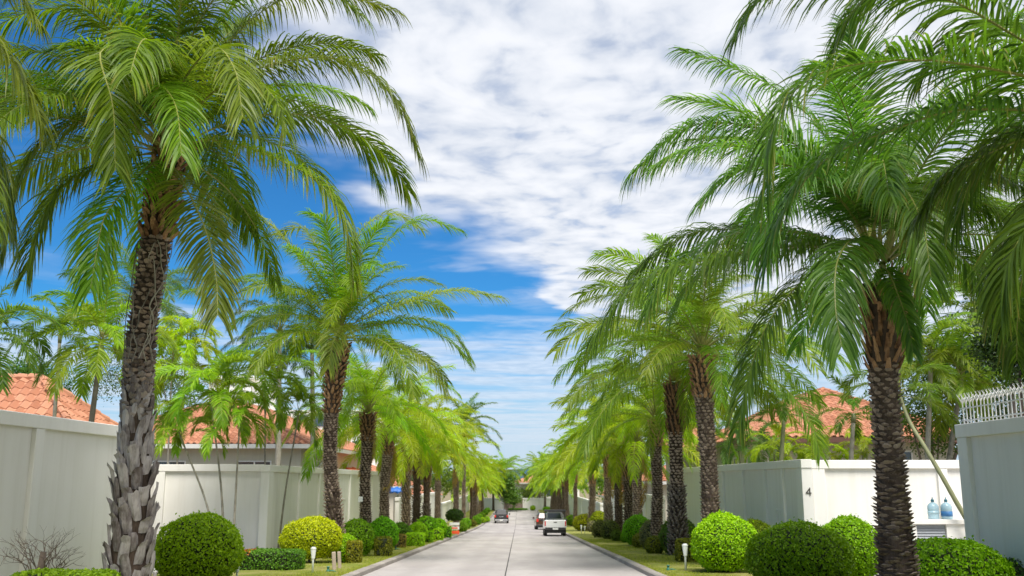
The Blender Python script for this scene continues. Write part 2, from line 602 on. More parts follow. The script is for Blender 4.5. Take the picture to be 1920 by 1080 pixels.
def blade_field(n, xr, yr, hr, wd, z0=0.13):
    x = rng.uniform(*xr, n)
    y = rng.uniform(yr[0], yr[1], n) if len(yr) == 2 else yr
    y = yr[0] + (yr[1] - yr[0]) * rng.uniform(0, 1, n) ** 1.6
    z = np.array([g(q) for q in y]) + z0
    h = rng.uniform(*hr, n)
    a = rng.uniform(0, 2 * PI, n)
    ln = rng.uniform(0, 0.6, n) * h
    b = rng.uniform(0, 2 * PI, n)
    wx, wy = np.cos(a) * wd, np.sin(a) * wd
    P0 = np.stack([x - wx, y - wy, z], 1)
    P1 = np.stack([x + wx, y + wy, z], 1)
    P2 = np.stack([x + np.cos(b) * ln, y + np.sin(b) * ln, z + h], 1)
    V = np.stack([P0, P1, P2], 1).reshape(-1, 3)
    Fs = np.arange(3 * n).reshape(-1, 3)
    tone = np.repeat(rng.uniform(0, 1.6, n), 3)
    return V, Fs, tone


for side in (-1, 1):
    xr = (4.1, 6.4) if side > 0 else (-6.2, -4.1)
    V, Fs, tone = blade_field(42000, xr, (17, 62), (0.02, 0.065), 0.007)
    o = link('grass', mk_mesh('grass', V, Fs, [M['leaf']], attr=np.minimum(tone, 1.0)), kind='stuff', color=(0.26, 0.29, 0.06))
    o['label'] = 'short yellowing lawn grass on the verge %s of the road' % ('right' if side > 0 else 'left')
    o['category'] = 'grass'

# ------------------------------------------------------------------ fronds
def leaflets(P, T, N, Sd, ts, Lf, wid, phi0, phi1, lift, grav, segs, rnd, drytip):
    """P,T,N,Sd arrays along the rachis at leaflet roots (both sides). returns V, F, tone"""
    Vs, Ts = [], []
    n = len(ts)
    for side in (-1, 1):
        ph = phi0 + (phi1 - phi0) * ts + rnd.normal(0, 0.07, n)
        de = lift + rnd.normal(0, 0.20, n)
        D = (Sd * side) * (np.cos(ph) * np.cos(de))[:, None] + T * np.sin(ph)[:, None] + N * (np.sin(de) * np.cos(ph))[:, None]
        D /= np.linalg.norm(D, axis=1)[:, None]
        ln = Lf * rnd.uniform(0.86, 1.08, n)
        step = ln / segs
        p = P.copy()
        W0 = np.cross(D, N + 0.35 * rnd.normal(size=(n, 3)))
        W0 /= np.linalg.norm(W0, axis=1)[:, None] + 1e-9
        tone = rnd.uniform(0.15, 0.95, n)
        dry = (rnd.uniform(0, 1, n) < drytip)
        rows, trow = [], []
        gk = grav * rnd.uniform(0.7, 1.3, n)
        wprof = [0.55, 1.0, 0.9, 0.6, 0.06] if segs == 4 else ([0.6, 1.0, 0.7, 0.06] if segs == 3 else [0.7, 1.0, 0.06])
        for s in range(segs + 1):
            hw = (wid * wprof[s] / 2)
            Wd = W0 - D * np.sum(W0 * D, 1)[:, None]
            Wd /= np.linalg.norm(Wd, axis=1)[:, None] + 1e-9
            rows.append(np.stack([p - Wd * hw, p + Wd * hw], 1))
            tt = tone + (dry * (s / segs) ** 2 * 1.6)
            trow.append(np.stack([tt, tt], 1))
            if s < segs:
                p = p + D * step[:, None]
                D = D + np.array([0, 0, -1.0]) * gk[:, None]
                D /= np.linalg.norm(D, axis=1)[:, None]
        Vs.append(np.stack(rows, 1))     # n, segs+1, 2, 3
        Ts.append(np.stack(trow, 1))
    V = np.concatenate(Vs, 0)
    tn = np.concatenate(Ts, 0)
    m = V.shape[0]
    k = segs + 1
    base = (np.arange(m) * k * 2)[:, None]
    s = np.arange(segs)[None, :]
    q = np.stack([base + s * 2, base + s * 2 + 1, base + (s + 1) * 2 + 1, base + (s + 1) * 2], -1).reshape(-1, 4)
    return V.reshape(-1, 3), q, tn.reshape(-1)


def frond_mesh(P, n=60, Lmax=0.55, wid=0.032, grav=0.35, lift=0.25, segs=4, seed=0, petiole=0.14, roll=0.0,
               rr=0.032, dry=0.12, phi=(0.45, 1.05), rmat='rachis', base_w=2.2, dense=1.0):
    rnd = np.random.default_rng(seed)
    P = np.asarray(P, float)
    Q = catmull(P, 22)
    seg = np.linalg.norm(np.diff(Q, axis=0), axis=1)
    s = np.concatenate([[0], np.cumsum(seg)])
    tot = s[-1]
    T = np.gradient(Q, axis=0)
    T /= np.linalg.norm(T, axis=1)[:, None]
    # side vector horizontal across the frond, N up
    hz_ = np.array([0, 0, 1.0])
    Sd = np.cross(T, hz_)
    # keep it continuous where the rachis goes vertical
    span = Q[-1] - Q[0]
    ref = np.cross(span / (np.linalg.norm(span) + 1e-9), hz_)
    ref /= np.linalg.norm(ref) + 1e-9
    Sd = Sd + ref * 0.25
    Sd -= T * np.sum(Sd * T, 1)[:, None]
    Sd /= np.linalg.norm(Sd, axis=1)[:, None]
    flip = np.sign(np.sum(Sd * ref, 1))
    flip[flip == 0] = 1
    Sd *= flip[:, None]
    N = np.cross(Sd, T)
    rollv = roll * (s / tot)
    Sd2 = Sd * np.cos(rollv)[:, None] + N * np.sin(rollv)[:, None]
    N2 = np.cross(Sd2, T)
    rad = rr * (1 - 0.86 * (s / tot) ** 0.8)
    rad[0] *= base_w
    rad[1] *= 1 + (base_w - 1) * 0.5
    nr = 5
    a = np.arange(nr) / nr * 2 * PI
    RV = Q[:, None, :] + rad[:, None, None] * (np.cos(a)[None, :, None] * Sd2[:, None, :] + 0.65 * np.sin(a)[None, :, None] * N2[:, None, :])
    RV = RV.reshape(-1, 3)
    RF = tube_faces(len(Q), nr)
    ts = petiole + (1 - petiole) * (np.arange(n) + rnd.uniform(-0.3, 0.3, n) + 0.5) / n
    ts = np.clip(ts, petiole, 0.999)
    def ip(A):
        return np.stack([np.interp(ts * tot, s, A[:, i]) for i in range(3)], 1)
    Pl, Tl, Nl, Sl = ip(Q), ip(T), ip(N2), ip(Sd2)
    u = (ts - petiole) / (1 - petiole)
    Lf = Lmax * (0.42 + 0.58 * np.clip(u / 0.22, 0, 1) ** 0.7) * (1 - 0.42 * np.clip((u - 0.6) / 0.4, 0, 1) ** 1.6)
    LV, LF, tn = leaflets(Pl, Tl, Nl, Sl, u, Lf, wid, phi[0], phi[1], lift, grav, segs, rnd, dry)
    V = np.vstack([RV, LV])
    Fs = np.vstack([RF, LF + len(RV)])
    mi = np.concatenate([np.zeros(len(RF)), np.ones(len(LF))])
    tone = np.concatenate([np.full(len(RV), 0.5), tn])
    return mk_mesh('frond', V, Fs, [M[rmat], M['frond']], mi, attr=tone)


def arch(length, el, droop, power=1.35, side=0.0, k=9):
    """rachis points in the local XZ plane, starting at the origin"""
    P = [np.zeros(3)]
    p = np.zeros(3)
    for i in range(k):
        t = (i + 0.5) / k
        th = R(el) - R(droop) * t ** power
        p = p + np.array([math.cos(th), math.sin(side * t * 1.2) * 0.25 * math.cos(th), math.sin(th)]) * length / k
        P.append(p.copy())
    return P


def ladder(kind, count=4):
    """pool of frond meshes by start elevation; unit length 4.6 m"""
    out = []
    for el, dr in ((84, 45), (72, 75), (58, 85), (44, 88), (30, 85), (14, 78), (-6, 62), (-30, 45)):
        vs = []
        for k in range(count):
            if kind == 'mid':
                vs.append(frond_mesh(arch(4.6, el + random.uniform(-5, 5), dr + random.uniform(-12, 16), 1.3, random.uniform(-1, 1)),
                                     n=100, Lmax=0.80, wid=0.034, grav=random.uniform(.28, .62), lift=random.uniform(.1, .35), segs=3,
                                     seed=random.randrange(9999), roll=random.uniform(-.7, .7), dry=0.10))
            elif kind == 'far':
                vs.append(frond_mesh(arch(4.6, el + random.uniform(-5, 5), dr + random.uniform(-12, 16), 1.3, random.uniform(-1, 1)),
                                     n=52, Lmax=0.80, wid=0.064, grav=random.uniform(.35, .8), lift=random.uniform(.1, .3), segs=2,
                                     seed=random.randrange(9999), roll=random.uniform(-.7, .7), dry=0.08))
            elif kind == 'areca':
                vs.append(frond_mesh(arch(2.3, el + random.uniform(-5, 5), dr + 38 + random.uniform(-12, 16), 1.3, random.uniform(-1, 1)),
                                     n=56, Lmax=0.56, wid=0.044, grav=random.uniform(.25, .5), lift=.45, segs=3,
                                     seed=random.randrange(9999), roll=random.uniform(-.6, .6), petiole=0.22, rr=0.014, dry=0.05, base_w=1.6))
            else:  # fan-like short crown (behind the walls)
                vs.append(frond_mesh(arch(2.8, el + random.uniform(-5, 5), dr + 12, 1.3, random.uniform(-1, 1)),
                                     n=60, Lmax=0.72, wid=0.050, grav=random.uniform(.2, .5), lift=.3, segs=3,
                                     seed=random.randrange(9999), roll=random.uniform(-.6, .6), petiole=0.16, rr=0.022, dry=0.10))
        out.append((el, vs))
    return out


POOL = {k: ladder(k, c) for k, c in (('mid', 4), ('far', 3), ('areca', 3), ('broad', 3))}

# ------------------------------------------------------------------ trunks and leaf bases
def boot_template(kind, seed):
    """a leaf base in local space: x = outward, y = around the trunk, z = up. about unit size"""
    r = np.random.default_rng(seed)
    if kind == 'plate':      # broad, thick, cut plate pointing up
        zs = [0.0, 0.35, 0.75, 1.0]
        wd = [0.42, 0.50, 0.52 + r.uniform(-.06, .04), 0.47 + r.uniform(-.14, .05)]
        out = [0.02, 0.12, 0.17, 0.18 + r.uniform(-.10, .16)]
        th = [0.06, 0.10, 0.08, 0.04]
    elif kind == 'knob':     # short stub standing out and up with a blunt end
        zs = [0.0, 0.30, 0.62, 0.80]
        wd = [0.42, 0.50, 0.40, 0.24]
        out = [0.02, 0.22, 0.50, 0.55 + r.uniform(-.1, .1)]
        th = [0.10, 0.22, 0.24, 0.10]
    elif kind == 'scar':     # low wide crescent ridge
        zs = [0.0, 0.22, 0.42, 0.55]
        wd = [0.46, 0.56, 0.48, 0.26]
        out = [0.0, 0.09, 0.18, 0.20 + r.uniform(-.08, .12)]
        th = [0.06, 0.10, 0.12, 0.05]
    else:                    # 'stub' long petiole stub below the crown
        zs = [0.0, 0.45, 0.95, 1.25 + r.uniform(-.3, .4)]
        wd = [0.42, 0.34, 0.22, 0.16]
        out = [0.0, 0.22, 0.42, 0.56 + r.uniform(-.1, .25)]
        th = [0.10, 0.12, 0.10, 0.07]
    V = []
    for i in range(4):
        w_, o_, t_, z_ = wd[i], out[i], th[i], zs[i]
        j = r.uniform(-0.05, 0.05, 6) * (1 if i < 3 or kind != 'plate' else 2.4)
        lift = (0.10 if kind != 'plate' else 0.02) if i == 3 else 0
        V += [(o_ - 0.55 * w_ ** 2 + j[0], -w_ / 2, z_ + j[1] - lift), (o_ + t_ * .4, -w_ / 4, z_ + j[2]), (o_ + t_ * .4 + j[4] * .3, w_ / 4, z_ + j[3]),
              (o_ - 0.55 * w_ ** 2 + j[5], w_ / 2, z_ - lift), (o_ - t_, w_ / 4, z_ - 0.03), (o_ - t_, -w_ / 4, z_ - 0.03)]
    Fs = []
    for i in range(3):
        for k in range(6):
            Fs.append((i * 6 + k, i * 6 + (k + 1) % 6, (i + 1) * 6 + (k + 1) % 6, (i + 1) * 6 + k))
    Fs.append((18, 19, 22, 23))
    Fs.append((19, 20, 21, 22))
    return np.array(V), np.array(Fs)


TEMPL = {k: [boot_template(k, 11 * i + 3) for i in range(5)] for k in ('plate', 'knob', 'scar', 'stub')}
TMESH = {}


def tmesh(kind, i, mat):
    key = (kind, i, mat)
    if key not in TMESH:
        V, Fs = TEMPL[kind][i]
        TMESH[key] = mk_mesh('leaf_base', V, Fs, [M[mat]])
    return TMESH[key]


def trunk_and_bases(root, path, rad, zones, singles=0, core='core', org=None):
    """path: world points base->top; rad: radii at the path points; zones: (t0, t1, kind, mat, width, height, rowstep, tilt)"""
    path = np.asarray(path, float)
    K = 46
    P = catmull(path, K)
    rr = np.interp(np.linspace(0, 1, K), np.linspace(0, 1, len(rad)), rad)
    s = np.concatenate([[0], np.cumsum(np.linalg.norm(np.diff(P, axis=0), axis=1))])
    # core
    n = 18
    rn = rr * (1 + 0.05 * np.sin(np.arange(K) * 2.2)) * 0.94
    V, a = tube_verts(P - org, rn, n)
    V = V + rng.normal(0, 0.006, V.shape)
    Fs = tube_faces(K, n)
    link('trunk', mk_mesh('trunk', V, Fs, [M[core]], smooth=True), root)
    T, A, B = frames(P)
    items = []
    for (t0, t1, kind, mat, wd, ht, step, tilt) in zones:
        z = t0 * s[-1]
        row = 0
        while z < t1 * s[-1]:
            i = np.interp(z, s, np.arange(K))
            i0 = min(int(i), K - 2)
            f = i - i0
            c = P[i0] * (1 - f) + P[i0 + 1] * f
            r = rr[i0] * (1 - f) + rr[i0 + 1] * f
            m = max(5, int(2 * PI * r / (wd * 0.80)))
            for k in range(m):
                an = 2 * PI * (k + 0.5 * (row % 2) + random.uniform(-.16, .16)) / m + row * 0.11
                items.append((z, c, r, an, T[i0], kind, mat, wd * random.uniform(.82, 1.2), ht * random.uniform(.6, 1.25), tilt * random.uniform(.3, 1.7) + random.uniform(-.07, .07)))
            z += step * random.uniform(.85, 1.15)
            row += 1
    # those facing the camera and nearest first
    def score(it):
        out = math.cos(it[3]) * (CAM[0] - it[1][0]) + math.sin(it[3]) * (CAM[1] - it[1][1])
        return out
    def mat4(it):
        z, c, r, an, tv, kind, mat, wd, ht, tilt = it
        o = Vector((math.cos(an), math.sin(an), 0))
        up = Vector(tv)
        o = (o - up * o.dot(up)).normalized()
        sd_ = up.cross(o)
        o2 = (o * math.cos(tilt) + (-up) * math.sin(tilt))
        u2 = (up * math.cos(tilt) + o * math.sin(tilt))
        mt = Matrix((( o2.x, sd_.x, u2.x), (o2.y, sd_.y, u2.y), (o2.z, sd_.z, u2.z)))
        ra_ = .26 if kind == 'plate' else .16
        roll_ = Matrix.Rotation(random.uniform(-ra_, ra_), 3, 'X')
        mt = mt @ roll_
        loc = Vector(c - org) + o * (r * 0.93)
        S = (wd * 0.9, wd * 1.15, ht)
        return mt, loc, S
    items.sort(key=score, reverse=True)
    # for trunks with single leaf bases: take the visible ones lower in view
    sing = items[:singles]
    rest = items[singles:]
    for it in sing:
        mt, loc, S = mat4(it)
        me = tmesh(it[5], random.randrange(5), it[6])
        o = link('leaf_base', me, root)
        o.matrix_local = Matrix.Translation(loc) @ mt.to_4x4() @ Matrix.Diagonal((*S, 1))
    bymat = {}
    for it in rest:
        bymat.setdefault(it[6], []).append(it)
    for mat, its in bymat.items():
        VV, FF = [], []
        off = 0
        for it in its:
            mt, loc, S = mat4(it)
            V, Fs = TEMPL[it[5]][random.randrange(5)]
            A_ = np.array(mt)
            VV.append((V * np.array(S)) @ A_.T + np.array(loc))
            FF.append(Fs + off)
            off += len(V)
        if VV:
            link('leaf_bases', mk_mesh('leaf_bases', np.vstack(VV), np.vstack(FF), [M[mat]]), root, kind='stuff')
    return P, T


def jit(c, a=0.12):
    k = random.uniform(1 - a, 1 + a)
    return (c[0] * k * random.uniform(.92, 1.08), c[1] * k, c[2] * k * random.uniform(.85, 1.15))


def random_crown(root, top, color, n, scale, pool='mid', counts=None, skip=None, r0=0.16, dead=0, elmin=-6, mesh_fn=None):
    """fronds from the pool spread round the crown, young ones upright in the middle, old ones hanging"""
    ga = 2.399963
    a0 = random.uniform(0, 6.28)
    for i in range(n):
        u = (i + 0.5) / n
        el = 86 - (86 - elmin) * u ** 0.80
        lv = min(POOL[pool], key=lambda q: abs(q[0] - el - random.uniform(-7, 7)))
        me = random.choice(lv[1])
        az = a0 + i * ga + random.uniform(-.25, .25)
        if skip and skip(math.degrees(az) % 360, el):
            continue
        rad_ = r0 * (0.25 + 0.75 * u)
        zz_ = 0.55 * (1 - u)
        s = scale * random.uniform(.86, 1.10) * (0.88 if u < .12 else 1)
        link('frond', me, root, loc=(top[0] + math.cos(az) * rad_, top[1] + math.sin(az) * rad_, top[2] + zz_ * min(1, scale)),
             rot=(random.uniform(-.10, .10), random.uniform(-.10, .10), az), scale=s, color=jit(color))
    for i in range(dead):
        az = random.uniform(0, 6.28)
        me = random.choice(POOL[pool][-1][1])
        link('dead_frond', me, root, loc=(top[0] + math.cos(az) * r0, top[1] + math.sin(az) * r0, top[2] - 0.1),
             rot=(random.uniform(-.1, .1), 0.75, az), scale=scale * .62, color=(0.30, 0.20, 0.09), label='dry brown hanging frond')


def guided(root, org, pts, color, seed, **kw):
    """a frond whose rachis runs through given places"""
    P = [at(px, py, Y) - org for px, py, Y in pts]
    me = frond_mesh(P, seed=seed, **kw)
    return link('frond', me, root, color=jit(color, .06))


def palm_root(name, label, X, Y, group, z=None):
    org = np.array([X, Y, (g(Y) + 0.12) if z is None else z])
    return thing(name, label, 'palm tree', org, 0, group), org


GL, GR = 'avenue palms along the left verge', 'avenue palms along the right verge'

# --- first palm, left: tall, heavy grey leaf bases
YL = 16.0
root, org = palm_root('avenue_palm', 'tall nearest palm of the left row, trunk armoured with big grey leaf bases', at(242, 1080, YL)[0], YL, GL)
path = [org] + [at(px, py, YL) for px, py in ((242, 1080), (250, 930), (257, 750), (268, 610), (288, 480), (306, 370), (317, 290))]
trunk_and_bases(root, path, [.36, .34, .29, .235, .225, .235, .24, .20],
                [(0.0, .30, 'plate', 'boot_grey', .29, .40, .235, .10), (.30, .46, 'plate', 'boot_grey', .21, .33, .20, .0), (.40, .58, 'scar', 'boot_mid', .22, .20, .11, .05),
                 (.47, .80, 'scar', 'boot_dark', .20, .13, .075, .12), (.80, 1.0, 'knob', 'boot_brown', .17, .26, .13, .15)], singles=290, org=org)
top = path[-1] - org
for k in range(7):      # thin aerial roots / vines running down the trunk
    mb = MB()
    a = random.uniform(3.6, 5.8)
    pts = []
    for j in range(12):
        t = 0.50 + 0.25 * j / 11 * random.uniform(.9, 1)
        c = np.array([np.interp(t, np.linspace(0, 1, 8), [p[i] for p in path]) for i in range(3)]) - org
        a += random.uniform(-.35, .35)
        pts.append(c + np.array([math.cos(a) * .29, math.sin(a) * .29, random.uniform(-.03, .03)]))
    mb.tube(catmull(pts, 30), 0.008, 5)
    link('vine', mb.mesh('vine', [M['bark_thin']]), root)
mb = MB()
for k in range(60):    # brown flower stalks / fibre tuft at the crown
    a = random.uniform(0, 6.28)
    q = np.array([0.30 + random.uniform(-.12, .2), -0.2 + random.uniform(-.15, .15), random.uniform(-.15, .12)])
    mb.tube([top + q, top + q + np.array([math.cos(a) * .1, math.sin(a) * .1, random.uniform(-.12, .05)])], 0.018, 4)
link('flower_stalk', mb.mesh('flower_stalk', [M['fibre']]), root)
c1 = (0.135, 0.225, 0.018)
HQ = dict(n=150, Lmax=0.90, wid=0.030, segs=4)
T0 = (318, 262, YL)
G1 = [
    ([T0, (400, 170, 15.6), (520, 118, 15.2), (640, 112, 15.0), (735, 180, 14.9), (785, 290, 14.9)], dict(grav=.55)),
    ([T0, (430, 195, 16.4), (560, 190, 16.8), (660, 250, 17.0), (712, 350, 17.1)], dict(grav=.5)),
    ([(325, 280, 16), (400, 262, 15.7), (500, 290, 15.3), (600, 345, 15.0), (650, 430, 14.9), (662, 520, 14.9)], dict(grav=.6, dry=.6)),
    ([(315, 300, 16), (345, 345, 14.9), (385, 430, 14.1), (405, 520, 13.7), (408, 590, 13.5)], dict(grav=.22, lift=.05)),
    ([(305, 270, 16), (240, 160, 14.6), (165, 95, 13.6), (120, 90, 13.3)], dict(grav=.3)),
    ([(305, 265, 16), (275, 120, 14.3), (190, 95, 13.2), (212, 200, 12.7), (216, 320, 12.6)], dict(grav=.25, lift=.1)),
    ([(300, 275, 16), (200, 220, 15.6), (90, 260, 15.2), (30, 360, 15.0), (5, 470, 15.0)], dict(grav=.5)),
    ([(300, 285, 16), (220, 300, 15.2), (120, 350, 14.6), (70, 430, 14.3), (50, 510, 14.2)], dict(grav=.5)),
    ([(305, 290, 16), (260, 330, 15.0), (200, 400, 14.3), (180, 480, 14.0), (170, 540, 13.9)], dict(grav=.35)),
    ([(318, 262, 16), (350, 90, 15.8), (430, -30, 15.4), (560, -60, 15), (680, 30, 14.9)], dict(grav=.55)),
    ([(318, 262, 16), (330, 80, 16.2), (360, -60, 16.4), (420, -160, 16.6)], dict(grav=.3)),
    ([(312, 262, 16), (290, 80, 15.5), (230, -50, 15), (120, -90, 14.6), (20, -20, 14.3)], dict(grav=.5)),
    ([(318, 262, 16), (380, 150, 16.3), (480, 30, 16.7), (600, -20, 17.2), (740, 20, 17.5)], dict(grav=.6)),
    ([(322, 290, 16), (380, 270, 17.4), (440, 330, 18.4), (465, 430, 18.9)], dict(grav=.5)),
    ([(310, 262, 16), (240, 110, 15.9), (130, 20, 15.7), (10, 40, 15.6), (-80, 130, 15.5)], dict(grav=.5)),
    ([(318, 262, 16), (340, 160, 14.6), (400, 90, 13.5), (440, 130, 12.9), (455, 220, 12.6)], dict(grav=.3)),
    ([(318, 268, 16), (290, 200, 14.8), (300, 160, 13.7), (330, 200, 12.9), (340, 290, 12.6)], dict(grav=.3)),
]
for i, (pts, kw) in enumerate(G1):
    k2 = dict(HQ)
    k2.update(kw)
    guided(root, org, pts, c1 if i % 3 else (0.14, 0.19, 0.03), 100 + i, **k2)
HP = []
for el, dr in ((80, 55), (66, 80), (52, 88), (38, 90), (22, 84), (4, 66), (-16, 52)):
    for q in range(2):
        HP.append((el, frond_mesh(arch(4.5, el + random.uniform(-4, 4), dr + random.uniform(-10, 12), 1.3, random.uniform(-1, 1)), seed=300 + len(HP),
                                  grav=random.uniform(.28, .55), lift=random.uniform(.1, .3), roll=random.uniform(-.5, .5), dry=.18, **HQ)))


def hero_fill(root, top, color, n, skip=None, scale=1.0, elmin=2):
    ga = 2.399963
    a0 = random.uniform(0, 6)
    for i in range(n):
        u = (i + .5) / n
        el = 84 - (84 - elmin) * u ** .8
        az = a0 + i * ga
        if skip and skip(math.degrees(az) % 360, el):
            continue
        cand = sorted(HP, key=lambda q: abs(q[0] - el))[:3]
        link('frond', random.choice(cand)[1], root, loc=(top[0] + math.cos(az) * .15, top[1] + math.sin(az) * .15, top[2] + .3 * (1 - u)),
             rot=(random.uniform(-.1, .1), random.uniform(-.1, .1), az), scale=scale * random.uniform(.88, 1.05), color=jit(color))


hero_fill(root, top, c1, 28, elmin=14, skip=lambda a, e: (a < 60 or a > 290) and e < 35)

# --- second palm, left
YL2 = 34.5
root, org = palm_root('avenue_palm', 'second palm of the left row, behind the yellow ball shrub, wide arching crown', at(634, 1000, YL2)[0], YL2, GL)
path = [org] + [at(px, py, YL2) for px, py in ((626, 960), (619, 860), (622, 760), (630, 690), (637, 640))]
trunk_and_bases(root, path, [.31, .27, .24, .25, .33, .34],
                [(0, .30, 'knob', 'boot_dark', .16, .17, .12, .1), (.30, .66, 'scar', 'boot_dark', .17, .15, .085, .15),
                 (.66, 1.0, 'knob', 'boot_brown', .20, .26, .16, .12)], singles=260, org=org)
top = path[-1] - org
c2 = (0.16, 0.27, 0.02)
T0 = (640, 615, YL2)
MQ = dict(n=130, Lmax=1.0, wid=0.036, segs=3)
G2 = [
    ([T0, (700, 592, 34), (770, 565, 33.5), (850, 545, 33), (940, 558, 32.8)], dict(grav=.55)),
    ([T0, (710, 606, 35), (780, 598, 35), (845, 620, 35), (882, 672, 35)], dict(grav=.7)),
    ([(642, 630, 34.5), (700, 640, 34), (760, 655, 33.5), (805, 685, 33), (835, 735, 32.8)], dict(grav=.8)),
    ([T0, (680, 520, 34.5), (730, 450, 34.8), (790, 412, 35), (862, 432, 35)], dict(grav=.5)),
    ([T0, (655, 500, 35.5), (680, 430, 36), (735, 400, 36.5), (790, 430, 37)], dict(grav=.5)),
    ([T0, (668, 500, 34), (700, 440, 33.4), (730, 412, 33)], dict(grav=.4)),
    ([(636, 615, 34.5), (590, 530, 34.5), (535, 450, 34.5), (480, 402, 34.5), (450, 398, 34.5)], dict(grav=.55)),
    ([(634, 618, 34.5), (575, 570, 34), (510, 535, 33.5), (430, 528, 33), (350, 548, 32.7)], dict(grav=.6)),
    ([(636, 615, 34.5), (610, 500, 35), (570, 430, 35.5), (520, 440, 36)], dict(grav=.5)),
    ([(636, 615, 34.5), (625, 500, 34), (610, 420, 33), (580, 400, 32.4)], dict(grav=.4)),
    ([(642, 628, 34.5), (640, 612, 32.8), (625, 640, 31.6), (615, 690, 31.3)], dict(grav=.5)),
]
for i, (pts, kw) in enumerate(G2):
    k2 = dict(MQ)
    k2.update(kw)
    guided(root, org, pts, c2 if i % 2 else (0.20, 0.26, 0.05), 140 + i, **k2)
random_crown(root, top, c2, 27, 1.02, 'mid', skip=lambda a, e: e < 8, elmin=10)

# --- first palm, right
YR = 15.5
root, org = palm_root('avenue_palm', 'nearest palm of the right row, dark ringed trunk beside the big ball shrubs', at(1683, 1080, YR)[0], YR, GR)
path = [org] + [at(px, py, YR) for px, py in ((1681, 1050), (1670, 900), (1662, 780), (1656, 690), (1660, 610), (1652, 530))]
trunk_and_bases(root, path, [.32, .285, .225, .215, .225, .37, .36],
                [(0, .46, 'scar', 'boot_dark', .32, .10, .058, -.08), (.46, .74, 'scar', 'boot_dark', .21, .13, .07, .08),
                 (.72, 1.0, 'stub', 'boot_brown', .20, .24, .13, .10)], singles=290, org=org)
top = path[-1] - org
cr = (0.105, 0.205, 0.040)
T0 = (1632, 470, YR)
G3 = [
    ([T0, (1600, 448, 14.4), (1570, 490, 13.4), (1566, 570, 12.9), (1578, 650, 12.7)], dict(grav=.4, lift=.0)),
    ([T0, (1500, 462, 15.0), (1340, 484, 14.4), (1200, 530, 14.0), (1118, 625, 13.8)], dict(grav=.75, Lmax=1.15, n=170)),
    ([T0, (1540, 445, 16.2), (1420, 430, 16.8), (1290, 440, 17.3), (1190, 510, 17.6)], dict(grav=.7, Lmax=1.1, n=165)),
    ([T0, (1570, 340, 15.5), (1450, 250, 15.4), (1300, 235, 15.3), (1190, 320, 15.3)], dict(grav=.7, Lmax=1.1, n=165)),
    ([T0, (1580, 310, 16.0), (1490, 190, 16.6), (1380, 130, 17.0), (1280, 95, 17.2)], dict(grav=.45)),
    ([T0, (1628, 320, 15.4), (1618, 180, 15.3), (1590, 50, 15.2)], dict(grav=.25)),
    ([(1630, 490, 15.5), (1540, 500, 14.8), (1450, 590, 14.2), (1405, 700, 14.0), (1385, 800, 13.9)], dict(grav=.5)),
    ([T0, (1660, 330, 15.8), (1720, 220, 16.2), (1830, 190, 16.6), (1920, 280, 16.8)], dict(grav=.5)),
    ([T0, (1700, 400, 15.2), (1780, 360, 14.9), (1870, 400, 14.7), (1930, 500, 14.6)], dict(grav=.6)),
    ([T0, (1720, 460, 15.8), (1800, 480, 16.2), (1870, 560, 16.5)], dict(grav=.5)),
    ([T0, (1600, 380, 14.6), (1520, 330, 13.8), (1450, 380, 13.4), (1430, 470, 13.2)], dict(grav=.5)),
    ([T0, (1650, 380, 14.4), (1690, 350, 13.5), (1730, 420, 12.9), (1745, 520, 12.7)], dict(grav=.4)),
    ([(1655, 500, 15.5), (1670, 520, 14.6), (1700, 600, 14.0), (1712, 660, 13.9)], dict(grav=.4, Lmax=.45)),
]
for i, (pts, kw) in enumerate(G3):
    k2 = dict(HQ)
    k2.update(kw)
    k2['Lmax'] = kw.get('Lmax', .90)
    guided(root, org, pts, cr, 180 + i, **k2)
hero_fill(root, top + np.array([0, 0, .3]), cr, 24, skip=lambda a, e: e < 20 and True, elmin=12)

# --- palm just outside the frame on the right, its fronds reach in
YO = 9.5
root, org = palm_root('avenue_palm', 'palm trunk beyond the right edge, only long dark fronds reaching in overhead', at(2150, 900, YO)[0], YO, GR)
c0 = at(2150, 260, YO)
trunk_and_bases(root, [org, (org * .5 + c0 * .5), c0], [.30, .25, .30], [(0, 1, 'scar', 'boot_dark', .24, .17, .12, .12)], org=org)
top = c0 - org
cro = (0.085, 0.16, 0.03)
T0 = (2150, 250, YO)
for i, (pts, kw) in enumerate([
    ([T0, (2030, 180, 9.4), (1920, 142, 9.2), (1722, 112, 8.9), (1530, 140, 8.7), (1450, 240, 8.6), (1438, 355, 8.6)], dict(grav=.3, dry=.45)),
    ([T0, (2030, 215, 9.6), (1811, 205, 9.6), (1692, 237, 9.6), (1544, 302, 9.6), (1460, 420, 9.6), (1440, 490, 9.6)], dict(grav=.45)),
    ([T0, (2030, 130, 9.4), (1920, 77, 9.3), (1781, 0, 9.2), (1600, -50, 9.1), (1450, -20, 9.0), (1385, 60, 9.0)], dict(grav=.5)),
    ([T0, (2030, 250, 9.9), (1920, 260, 10.1), (1800, 320, 10.4), (1730, 400, 10.5)], dict(grav=.5)),
    ([T0, (2020, 60, 9.8), (1900, -40, 10.1), (1720, -60, 10.4), (1600, 20, 10.6), (1560, 110, 10.7)], dict(grav=.5)),
    ([T0, (2050, 200, 10.6), (1940, 210, 11.4), (1840, 300, 12.0), (1790, 420, 12.3)], dict(grav=.5)),
    ([T0, (2060, 120, 10.6), (1960, 60, 11.4), (1820, 60, 12.2), (1720, 150, 12.6)], dict(grav=.5)),
    ([T0, (2070, 300, 9.3), (1980, 360, 9.1), (1900, 470, 9.0), (1880, 560, 9.0)], dict(grav=.4)),
]):
    k2 = dict(HQ)
    k2.update(kw)
    guided(root, org, pts, cro, 220 + i, **k2)
